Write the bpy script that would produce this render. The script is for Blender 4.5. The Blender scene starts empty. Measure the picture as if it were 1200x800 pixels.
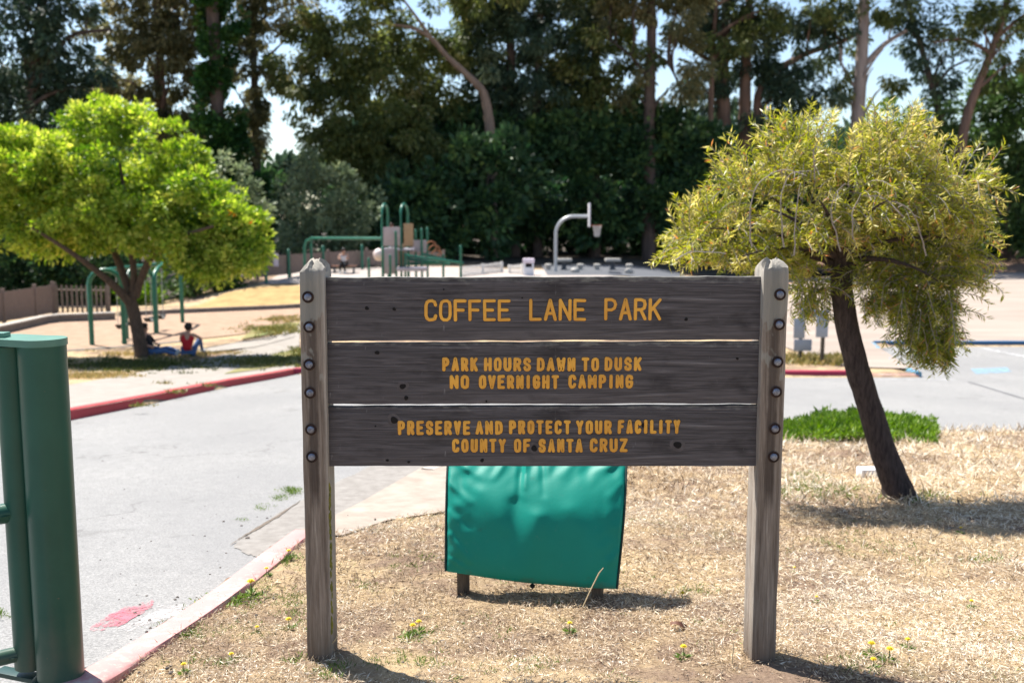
import bpy, bmesh, math, random
import numpy as np
from mathutils import Vector, Matrix, noise as mnoise

# ------------------------------------------------------------------ camera, sky, sun, exposure
S = bpy.context.scene
COL = S.collection
RNG = np.random.default_rng(11)
random.seed(5)
R = math.radians
F_PX = 1200 * 35.0 / 36.0
PITCH = R(7.03)
CAM_H = 1.68
CT, ST = math.cos(PITCH), math.sin(PITCH)

cd = bpy.data.cameras.new('camera'); cam = bpy.data.objects.new('camera', cd); COL.objects.link(cam)
cd.lens = 35; cd.sensor_width = 36; cd.clip_start = 0.05; cd.clip_end = 3000
cam.location = (0, 0, CAM_H); cam.rotation_euler = (R(90) - PITCH, 0, 0)
cd.dof.use_dof = True; cd.dof.focus_distance = 3.78; cd.dof.aperture_fstop = 3.0
S.camera = cam

SUN_EL = R(60)
SHADOW = Vector((1, -0.90, 0)).normalized()          # direction shadows fall on the ground
sun_dir = Vector((-SHADOW.x * math.cos(SUN_EL), -SHADOW.y * math.cos(SUN_EL), math.sin(SUN_EL)))
world = bpy.data.worlds.new('World'); S.world = world; world.use_nodes = True
wn = world.node_tree
bg = wn.nodes['Background']; sky = wn.nodes.new('ShaderNodeTexSky')
sky.sky_type = 'NISHITA'; sky.sun_disc = False
sky.sun_elevation = SUN_EL; sky.sun_rotation = math.atan2(sun_dir.x, sun_dir.y)
sky.air_density = 1.0; sky.dust_density = 0.6; sky.ozone_density = 1.0
wn.links.new(sky.outputs[0], bg.inputs[0]); bg.inputs[1].default_value = 0.088
sl = bpy.data.lights.new('sun', 'SUN'); sl.energy = 5.0; sl.angle = R(0.5); sl.color = (1, 0.955, 0.88)
so = bpy.data.objects.new('sun', sl); COL.objects.link(so)
so.rotation_euler = sun_dir.to_track_quat('Z', 'Y').to_euler(); so.location = (-20, 10, 40)
S.view_settings.view_transform = 'Standard'; S.view_settings.look = 'None'
S.view_settings.gamma = 1; S.view_settings.use_curve_mapping = False
S.view_settings.exposure = 1.22
S.render.resolution_x = 1024; S.render.resolution_y = 682

# ------------------------------------------------------------------ helpers
def ray(px, py):
    u = (px - 600) / F_PX; v = -(py - 400) / F_PX
    return Vector((u, CT + v * ST, -ST + v * CT))
def at(px, py, Y):
    d = ray(px, py); t = Y / d.y
    return Vector((d.x * t, Y, CAM_H + d.z * t))
def sstep(a, b, x):
    t = np.clip((x - a) / (b - a), 0, 1); return t * t * (3 - 2 * t)
def terrain(x, y):
    x = np.asarray(x, float); y = np.asarray(y, float)
    a = -0.1 * (y - 3.67); k = 0.12; b = -2.25
    m = k * np.logaddexp(a / k, b / k)                      # slopes down from the lawn, then level
    m = np.where(y < 3.4, 0.027 - 0.05 * (3.4 - y), m)      # falls away gently toward the viewer
    yy = np.maximum(y, 1.0); q = x / yy
    side = sstep(-0.36, -0.25, q) * (1 - sstep(0.10, 0.24, q))
    plat = 0.75 * sstep(43.3, 47.0, y) + 0.38 * sstep(47, 54, y) * (1 - sstep(-0.12, 0.02, q)) + 0.28 * sstep(-0.16, 0.0, q) * sstep(43, 46, y)
    m = m + side * plat
    m = m + 0.9 * sstep(70, 95, y)
    return m
def gz(x, y):                                          # the same height for one point
    k = 0.12; a = -0.1 * (y - 3.67) / k; b = -2.25 / k; hi = max(a, b)
    m = k * (hi + math.log1p(math.exp(min(a, b) - hi)))
    if y < 3.4: m = 0.027 - 0.05 * (3.4 - y)
    def st(p, q, v): t = min(1.0, max(0.0, (v - p) / (q - p))); return t * t * (3 - 2 * t)
    if y > 43:
        q = x / y; side = st(-0.36, -0.25, q) * (1 - st(0.10, 0.24, q))
        m += side * (0.75 * st(43.3, 47.0, y) + 0.38 * st(47, 54, y) * (1 - st(-0.12, 0.02, q)) + 0.28 * st(-0.16, 0.0, q) * st(43, 46, y))
        m += 0.9 * st(70, 95, y)
    return m
def hit(px, py, dz=0.0):
    d = ray(px, py); lo, hi = 0.5, 400.0
    t = lo; prev = lo
    while t < hi:
        if CAM_H + d.z * t < gz(d.x * t, d.y * t) + dz: break
        prev = t; t *= 1.025
    a, b = prev, t
    for _ in range(30):
        c = (a + b) / 2
        if CAM_H + d.z * c < gz(d.x * c, d.y * c) + dz: b = c
        else: a = c
    return Vector((d.x * b, d.y * b, CAM_H + d.z * b))
def hxy(px, py):
    h = hit(px, py); return (h.x, h.y)

class MB:
    def __init__(self): self.v = []; self.f = []; self.m = []
    def add(self, vs, fs, mi=0):
        o = len(self.v); self.v += [tuple(p) for p in vs]
        for f in fs: self.f.append(tuple(i + o for i in f)); self.m.append(mi)
        return self
    def box(self, c, s, rot=None, mi=0, bev=0.0):
        c = Vector(c); hx, hy, hz = s[0] / 2, s[1] / 2, s[2] / 2
        bm = bmesh.new(); bmesh.ops.create_cube(bm, size=1)
        for v in bm.verts: v.co = Vector((v.co.x * s[0], v.co.y * s[1], v.co.z * s[2]))
        if bev: bmesh.ops.bevel(bm, geom=list(bm.edges), offset=bev, segments=2, profile=0.6, affect='EDGES')
        if rot is not None:
            if not isinstance(rot, Matrix): rot = Matrix.Rotation(rot, 3, 'Z')
            for v in bm.verts: v.co = rot @ v.co
        bm.verts.index_update()
        self.add([v.co + c for v in bm.verts], [[v.index for v in f.verts] for f in bm.faces], mi); bm.free(); return self
    def tube(self, pts, rad, n=8, cap=True, mi=0, round_ends=False):
        pts = [Vector(p) for p in pts]
        if not hasattr(rad, '__len__'): rad = [rad] * len(pts)
        vs = []; fs = []; up = None
        if round_ends:
            d0 = (pts[0] - pts[1]).normalized(); d1 = (pts[-1] - pts[-2]).normalized()
            r0, r1 = rad[0], rad[-1]
            pts = [pts[0] + d0 * r0 * 0.9, pts[0] + d0 * r0 * 0.6] + pts + [pts[-1] + d1 * r1 * 0.6, pts[-1] + d1 * r1 * 0.9]
            rad = [r0 * 0.4, r0 * 0.8] + list(rad) + [r1 * 0.8, r1 * 0.4]
        for i, p in enumerate(pts):
            if i == 0: t = pts[1] - p
            elif i == len(pts) - 1: t = p - pts[i - 1]
            else: t = (pts[i + 1] - p).normalized() + (p - pts[i - 1]).normalized()
            t.normalize()
            if up is None:
                up = Vector((0, 0, 1)) if abs(t.z) < 0.9 else Vector((0, 1, 0))
            a = t.cross(up)
            if a.length < 1e-4: a = t.cross(Vector((1, 0, 0)))
            a.normalize(); b = a.cross(t).normalized(); up = b
            for k in range(n):
                ang = 2 * math.pi * k / n
                vs.append(p + (a * math.cos(ang) + b * math.sin(ang)) * rad[i])
        for i in range(len(pts) - 1):
            for k in range(n):
                fs.append((i * n + k, i * n + (k + 1) % n, (i + 1) * n + (k + 1) % n, (i + 1) * n + k))
        if cap:
            fs.append(tuple(reversed(range(n)))); fs.append(tuple(range((len(pts) - 1) * n, len(pts) * n)))
        return self.add(vs, fs, mi)
    def lathe(self, c, prof, n=16, mi=0, axis='Z'):
        vs = []; fs = []; c = Vector(c)
        for r, h in prof:
            for k in range(n):
                a = 2 * math.pi * k / n
                p = Vector((r * math.cos(a), r * math.sin(a), h))
                if axis == 'Y': p = Vector((p.x, -p.z, p.y))
                if axis == 'X': p = Vector((p.z, p.x, p.y))
                vs.append(c + p)
        for i in range(len(prof) - 1):
            for k in range(n): fs.append((i * n + k, i * n + (k + 1) % n, (i + 1) * n + (k + 1) % n, (i + 1) * n + k))
        fs.append(tuple(reversed(range(n)))); fs.append(tuple(range((len(prof) - 1) * n, len(prof) * n)))
        return self.add(vs, fs, mi)

def link(name, me, parent=None):
    o = bpy.data.objects.new(name, me); COL.objects.link(o)
    if parent is not None: o.parent = parent
    return o
def wloc(o):
    p = Vector((0, 0, 0))
    while o is not None: p += o.location; o = o.parent
    return p
def part(parent, name, mb, mats, smooth=True, label=None):
    """mesh given in world coordinates, stored relative to its parent"""
    off = wloc(parent) if parent is not None else Vector((0, 0, 0))
    me = bpy.data.meshes.new(name)
    me.from_pydata([(x - off.x, y - off.y, z - off.z) for x, y, z in mb.v], [], mb.f)
    if not isinstance(mats, (list, tuple)): mats = [mats]
    for m in mats: me.materials.append(m)
    if any(mb.m): me.polygons.foreach_set('material_index', mb.m)
    bm = bmesh.new(); bm.from_mesh(me); bmesh.ops.recalc_face_normals(bm, faces=bm.faces); bm.to_mesh(me); bm.free()
    if smooth:
        me.polygons.foreach_set('use_smooth', [True] * len(me.polygons))
        try: me.set_sharp_from_angle(angle=R(40))
        except Exception: pass
    me.update(); o = link(name, me, parent)
    if label: o['label'] = label
    return o
def thing(name, label, cat, loc, group=None):
    o = bpy.data.objects.new(name, None); COL.objects.link(o); o.location = loc; o.empty_display_size = 0.2
    return tag(o, label, cat, group)
def tag(o, label, cat, group=None, kind=None):
    if label: o['label'] = label
    if cat: o['category'] = cat
    if group: o['group'] = group
    if kind: o['kind'] = kind
    return o
def struct(name, mb, mat, smooth=True):
    o = part(None, name, mb, mat, smooth); o['kind'] = 'structure'; return o

# ------------------------------------------------------------------ materials
def new_mat(name):
    m = bpy.data.materials.new(name); m.use_nodes = True
    return m, m.node_tree, m.node_tree.nodes['Principled BSDF']
def nd(nt, typ, **kw):
    n = nt.nodes.new(typ)
    for k, v in kw.items():
        if k.startswith('i_'): n.inputs[int(k[2:])].default_value = v
        else: setattr(n, k, v)
    return n
def coords(nt, scale=(1, 1, 1), obj=True):
    tc = nd(nt, 'ShaderNodeTexCoord'); mp = nd(nt, 'ShaderNodeMapping')
    mp.inputs['Scale'].default_value = scale
    nt.links.new(tc.outputs['Object'], mp.inputs[0]); return mp.outputs[0]
def noise_n(nt, vec, scale, detail=4, rough=0.6, dist=0.0):
    n = nd(nt, 'ShaderNodeTexNoise'); nt.links.new(vec, n.inputs['Vector'])
    n.inputs['Scale'].default_value = scale; n.inputs['Detail'].default_value = detail
    n.inputs['Roughness'].default_value = rough; n.inputs['Distortion'].default_value = dist
    return n.outputs[0]
def ramp(nt, fac, stops):
    r = nd(nt, 'ShaderNodeValToRGB'); els = r.color_ramp.elements
    while len(els) < len(stops): els.new(0.5)
    for e, (p, c) in zip(els, stops): e.position = p; e.color = (*c, 1)
    nt.links.new(fac, r.inputs[0]); return r.outputs[0]
def mixc(nt, fac, a, b, mode='MIX'):
    m = nd(nt, 'ShaderNodeMix', data_type='RGBA', blend_type=mode)
    for s, k in ((fac, 0), (a, 6), (b, 7)):
        if isinstance(s, (int, float)): m.inputs[k].default_value = s
        elif isinstance(s, tuple): m.inputs[k].default_value = (*s, 1)
        else: nt.links.new(s, m.inputs[k])
    return m.outputs[2]
def math_n(nt, op, a, b=None, c=None):
    m = nd(nt, 'ShaderNodeMath', operation=op)
    for i, s in enumerate((a, b, c)):
        if s is None: continue
        if isinstance(s, (int, float)): m.inputs[i].default_value = s
        else: nt.links.new(s, m.inputs[i])
    return m.outputs[0]
def bump(nt, bs, h, strength=0.4, dist=0.01):
    b = nd(nt, 'ShaderNodeBump'); b.inputs['Strength'].default_value = strength; b.inputs['Distance'].default_value = dist
    nt.links.new(h, b.inputs['Height']); nt.links.new(b.outputs[0], bs.inputs['Normal'])
def simple(name, c1, c2=None, scale=6, rough=0.6, metal=0.0, bmp=0.0, spec=0.4, stretch=(1, 1, 1), bdist=0.004):
    m, nt, bs = new_mat(name); v = coords(nt, stretch)
    if c2 is None: c2 = tuple(x * 0.75 for x in c1)
    n = noise_n(nt, v, scale, 5, 0.65)
    nt.links.new(ramp(nt, n, [(0.32, c2), (0.68, c1)]), bs.inputs['Base Color'])
    bs.inputs['Roughness'].default_value = rough; bs.inputs['Metallic'].default_value = metal
    bs.inputs['Specular IOR Level'].default_value = spec
    if bmp: bump(nt, bs, noise_n(nt, v, scale * 6, 4), bmp, bdist)
    return m
def leaf_mat(name, stops, trans=0.35, rough=0.5, spec=0.3):
    m, nt, bs = new_mat(name)
    a = nd(nt, 'ShaderNodeAttribute', attribute_name='tone')
    c = ramp(nt, a.outputs['Fac'], stops)
    nt.links.new(c, bs.inputs['Base Color']); bs.inputs['Roughness'].default_value = rough
    bs.inputs['Specular IOR Level'].default_value = spec
    t = nd(nt, 'ShaderNodeBsdfTranslucent'); mx = nd(nt, 'ShaderNodeMixShader'); mx.inputs[0].default_value = trans
    hs = nd(nt, 'ShaderNodeHueSaturation'); hs.inputs['Saturation'].default_value = 1.15; hs.inputs['Value'].default_value = 1.25
    nt.links.new(c, hs.inputs['Color']); nt.links.new(hs.outputs[0], t.inputs[0])
    nt.links.new(bs.outputs[0], mx.inputs[1]); nt.links.new(t.outputs[0], mx.inputs[2])
    nt.links.new(mx.outputs[0], nt.nodes['Material Output'].inputs[0]); return m
def kerb_mat(name, paint, wear=0.5, base=(0.45, 0.40, 0.34)):
    m, nt, bs = new_mat(name); v = coords(nt)
    big = noise_n(nt, v, 2.2, 5, 0.7); fine = noise_n(nt, v, 28, 5, 0.75)
    w = math_n(nt, 'ADD', math_n(nt, 'MULTIPLY', big, 0.5), math_n(nt, 'MULTIPLY', fine, 0.5))
    msk = ramp(nt, w, [(wear - 0.05, (0, 0, 0)), (wear + 0.05, (1, 1, 1))])
    pc = mixc(nt, big, tuple(x * 0.75 for x in paint), paint)
    nt.links.new(mixc(nt, msk, pc, base), bs.inputs['Base Color'])
    bs.inputs['Roughness'].default_value = 0.75; bump(nt, bs, fine, 0.4, 0.006); return m

def wood_board():
    m, nt, bs = new_mat('stained_board_wood'); 
    vg = coords(nt, (0.9, 6, 26)); vf = coords(nt, (6, 30, 170)); vb = coords(nt, (2.2, 2, 4.5))
    g = noise_n(nt, vg, 1.6, 6, 0.62, 2.6); f = noise_n(nt, vf, 1.0, 4, 0.7, 0.4); b = noise_n(nt, vb, 1.4, 4, 0.6)
    grain = math_n(nt, 'ADD', math_n(nt, 'MULTIPLY', g, 0.62), math_n(nt, 'MULTIPLY', f, 0.38))
    c = ramp(nt, grain, [(0.30, (0.020, 0.017, 0.018)), (0.45, (0.056, 0.049, 0.051)), (0.58, (0.105, 0.093, 0.096)), (0.70, (0.23, 0.21, 0.21))])
    c = mixc(nt, ramp(nt, b, [(0.30, (1, 1, 1)), (0.46, (0, 0, 0))]), c, (0.018, 0.014, 0.015))
    sep = nd(nt, 'ShaderNodeSeparateXYZ'); nt.links.new(coords(nt), sep.inputs[0])
    edge = math_n(nt, 'ADD', sep.outputs[2], math_n(nt, 'MULTIPLY', noise_n(nt, coords(nt, (7, 7, 20)), 1.8, 4, 0.7), 0.10))
    wear = ramp(nt, edge, [(0.268, (0, 0, 0)), (0.30, (0.75, 0.75, 0.75))])      # bleached, lichened upper edge (local z runs 0..0.235)
    c = mixc(nt, wear, c, (0.30, 0.29, 0.25))
    sc = noise_n(nt, coords(nt, (50, 4, 8)), 1.0, 3, 0.8)                        # pale scuffs and drips
    c = mixc(nt, ramp(nt, sc, [(0.66, (0, 0, 0)), (0.74, (0.5, 0.5, 0.5))]), c, (0.26, 0.25, 0.25))
    lo = ramp(nt, math_n(nt, 'ADD', sep.outputs[2], math_n(nt, 'MULTIPLY', noise_n(nt, coords(nt, (2.5, 4, 18)), 1.5, 4, 0.6, 1.5), 0.12)), [(0.05, (0.4, 0.4, 0.4)), (0.12, (0, 0, 0))])
    c = mixc(nt, lo, c, (0.13, 0.115, 0.12))
    nt.links.new(c, bs.inputs['Base Color']); bs.inputs['Roughness'].default_value = 0.72
    bs.inputs['Specular IOR Level'].default_value = 0.35; bump(nt, bs, grain, 0.7, 0.006); return m
def wood_post():
    m, nt, bs = new_mat('weathered_post_wood')
    vg = coords(nt, (30, 30, 1.3)); vf = coords(nt, (150, 150, 7)); vb = coords(nt, (5, 5, 2.2))
    g = noise_n(nt, vg, 1.5, 6, 0.62, 0.8); f = noise_n(nt, vf, 1, 4, 0.7, 0.3); b = noise_n(nt, vb, 1.5, 4, 0.6)
    grain = math_n(nt, 'ADD', math_n(nt, 'MULTIPLY', g, 0.55), math_n(nt, 'MULTIPLY', f, 0.45))
    c = ramp(nt, grain, [(0.28, (0.06, 0.043, 0.034)), (0.45, (0.185, 0.145, 0.115)), (0.60, (0.30, 0.245, 0.20)), (0.74, (0.54, 0.48, 0.41))])
    sep = nd(nt, 'ShaderNodeSeparateXYZ'); nt.links.new(coords(nt), sep.inputs[0])
    ax = math_n(nt, 'ABSOLUTE', sep.outputs[0])
    ch = ramp(nt, math_n(nt, 'ADD', ax, math_n(nt, 'MULTIPLY', noise_n(nt, coords(nt, (1, 1, 6)), 3, 3), 0.012)), [(0.018, (1, 1, 1)), (0.027, (0, 0, 0))])
    fr = math_n(nt, 'LESS_THAN', sep.outputs[1], -0.06)
    rust = ramp(nt, sep.outputs[2], [(0.60, (0, 0, 0)), (0.68, (1, 1, 1))])
    chf = math_n(nt, 'MULTIPLY', math_n(nt, 'MULTIPLY', ch, fr), math_n(nt, 'MULTIPLY', rust, 0.72))
    c = mixc(nt, chf, c, (0.05, 0.036, 0.030))                                   # iron stain running down from the bolts
    lich = ramp(nt, math_n(nt, 'ADD', math_n(nt, 'MULTIPLY', sep.outputs[2], 0.42), math_n(nt, 'MULTIPLY', b, 0.9)), [(0.98, (0, 0, 0)), (1.12, (0.58, 0.58, 0.58))])
    c = mixc(nt, lich, c, (0.30, 0.295, 0.26))
    eg = ramp(nt, math_n(nt, 'ADD', ax, math_n(nt, 'MULTIPLY', noise_n(nt, coords(nt, (20, 20, 5)), 1.3, 4, 0.7), 0.022)), [(0.050, (0, 0, 0)), (0.060, (0.5, 0.5, 0.5))])
    c = mixc(nt, eg, c, (0.46, 0.42, 0.37))
    dirt = ramp(nt, math_n(nt, 'ADD', sep.outputs[2], math_n(nt, 'MULTIPLY', b, 0.3)), [(0.15, (0.8, 0.8, 0.8)), (0.36, (0, 0, 0))])
    c = mixc(nt, dirt, c, (0.12, 0.088, 0.064))
    nt.links.new(c, bs.inputs['Base Color']); bs.inputs['Roughness'].default_value = 0.85
    bs.inputs['Specular IOR Level'].default_value = 0.2; bump(nt, bs, grain, 0.9, 0.008); return m
def ground_mat():
    m, nt, bs = new_mat('dry_ground'); v = coords(nt)
    b = noise_n(nt, v, 0.55, 5, 0.6); md = noise_n(nt, v, 3.4, 5, 0.65); f = noise_n(nt, v, 60, 6, 0.75); ff = noise_n(nt, v, 190, 3, 0.8)
    litter = math_n(nt, 'ADD', math_n(nt, 'MULTIPLY', f, 0.6), math_n(nt, 'MULTIPLY', ff, 0.4))
    dirt = ramp(nt, litter, [(0.30, (0.095, 0.062, 0.042)), (0.55, (0.25, 0.175, 0.125)), (0.72, (0.42, 0.33, 0.25))])
    straw = ramp(nt, litter, [(0.30, (0.19, 0.125, 0.07)), (0.50, (0.42, 0.31, 0.18)), (0.70, (0.66, 0.53, 0.36))])
    k = math_n(nt, 'ADD', math_n(nt, 'MULTIPLY', b, 0.6), math_n(nt, 'MULTIPLY', md, 0.4))
    c = mixc(nt, ramp(nt, k, [(0.44, (0, 0, 0)), (0.54, (1, 1, 1))]), dirt, straw)
    g = noise_n(nt, v, 0.9, 4, 0.7)
    c = mixc(nt, ramp(nt, g, [(0.60, (0, 0, 0)), (0.74, (0.55, 0.55, 0.55))]), c, (0.14, 0.15, 0.05))
    nt.links.new(c, bs.inputs['Base Color']); bs.inputs['Roughness'].default_value = 0.95
    bs.inputs['Specular IOR Level'].default_value = 0.1; bump(nt, bs, litter, 0.9, 0.02); return m
def asphalt():
    m, nt, bs = new_mat('worn_asphalt'); v = coords(nt)
    b = noise_n(nt, coords(nt, (0.5, 0.35, 1)), 0.7, 5, 0.6); f = noise_n(nt, v, 75, 4, 0.85); mm = noise_n(nt, v, 9, 5, 0.7)
    vo = nd(nt, 'ShaderNodeTexVoronoi', feature='F1'); nt.links.new(v, vo.inputs['Vector']); vo.inputs['Scale'].default_value = 150
    c = ramp(nt, math_n(nt, 'ADD', math_n(nt, 'MULTIPLY', f, 0.85), math_n(nt, 'MULTIPLY', mm, 0.15)), [(0.32, (0.085, 0.084, 0.082)), (0.5, (0.232, 0.228, 0.222)), (0.66, (0.385, 0.375, 0.36))])
    c = mixc(nt, ramp(nt, b, [(0.36, (.55, .55, .55)), (0.62, (0, 0, 0))]), c, (0.18, 0.178, 0.178))
    # fine cracks
    wv = nd(nt, 'ShaderNodeTexVoronoi', feature='DISTANCE_TO_EDGE'); wv.inputs['Scale'].default_value = 0.55
    dv = nd(nt, 'ShaderNodeVectorMath', operation='ADD'); nn = nd(nt, 'ShaderNodeTexNoise'); nn.inputs['Scale'].default_value = 2.5; nn.inputs['Detail'].default_value = 5
    nt.links.new(v, nn.inputs['Vector']); nt.links.new(v, dv.inputs[0]); nt.links.new(nn.outputs[1], dv.inputs[1]); nt.links.new(dv.outputs[0], wv.inputs['Vector'])
    cr = ramp(nt, wv.outputs[0], [(0.003, (0.6, 0.6, 0.6)), (0.010, (0, 0, 0))])
    c = mixc(nt, math_n(nt, 'MULTIPLY', cr, ramp(nt, noise_n(nt, v, 0.35, 3), [(0.48, (0, 0, 0)), (0.6, (1, 1, 1))])), c, (0.09, 0.085, 0.08))
    nt.links.new(c, bs.inputs['Base Color']); bs.inputs['Roughness'].default_value = 0.9
    bs.inputs['Specular IOR Level'].default_value = 0.2; bump(nt, bs, vo.outputs[0], 0.35, 0.004); return m

def letter_paint():
    m, nt, bs = new_mat('yellow_routed_paint'); v = coords(nt)
    a = noise_n(nt, v, 7, 4, 0.7); f = noise_n(nt, coords(nt, (40, 40, 130)), 1.2, 4, 0.8)
    c = ramp(nt, a, [(0.3, (0.60, 0.265, 0.03)), (0.7, (0.84, 0.42, 0.05))])
    c = mixc(nt, ramp(nt, f, [(0.64, (0, 0, 0)), (0.74, (0.75, 0.75, 0.75))]), c, (0.20, 0.09, 0.025))
    nt.links.new(c, bs.inputs['Base Color']); bs.inputs['Roughness'].default_value = 0.65; bump(nt, bs, f, 0.3, 0.002); return m
def worn_paint(name, col, wear, scale=1.0):
    m, nt, bs = new_mat(name); v = coords(nt)
    w = math_n(nt, 'ADD', math_n(nt, 'MULTIPLY', noise_n(nt, v, 5 * scale, 5, 0.7), 0.5), math_n(nt, 'MULTIPLY', noise_n(nt, v, 60 * scale, 4, 0.8), 0.5))
    msk = ramp(nt, w, [(wear - 0.07, (1, 1, 1)), (wear + 0.05, (0, 0, 0))])
    bs.inputs['Base Color'].default_value = (*col, 1); bs.inputs['Roughness'].default_value = 0.85
    nt.links.new(msk, bs.inputs['Alpha']); return m
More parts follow.
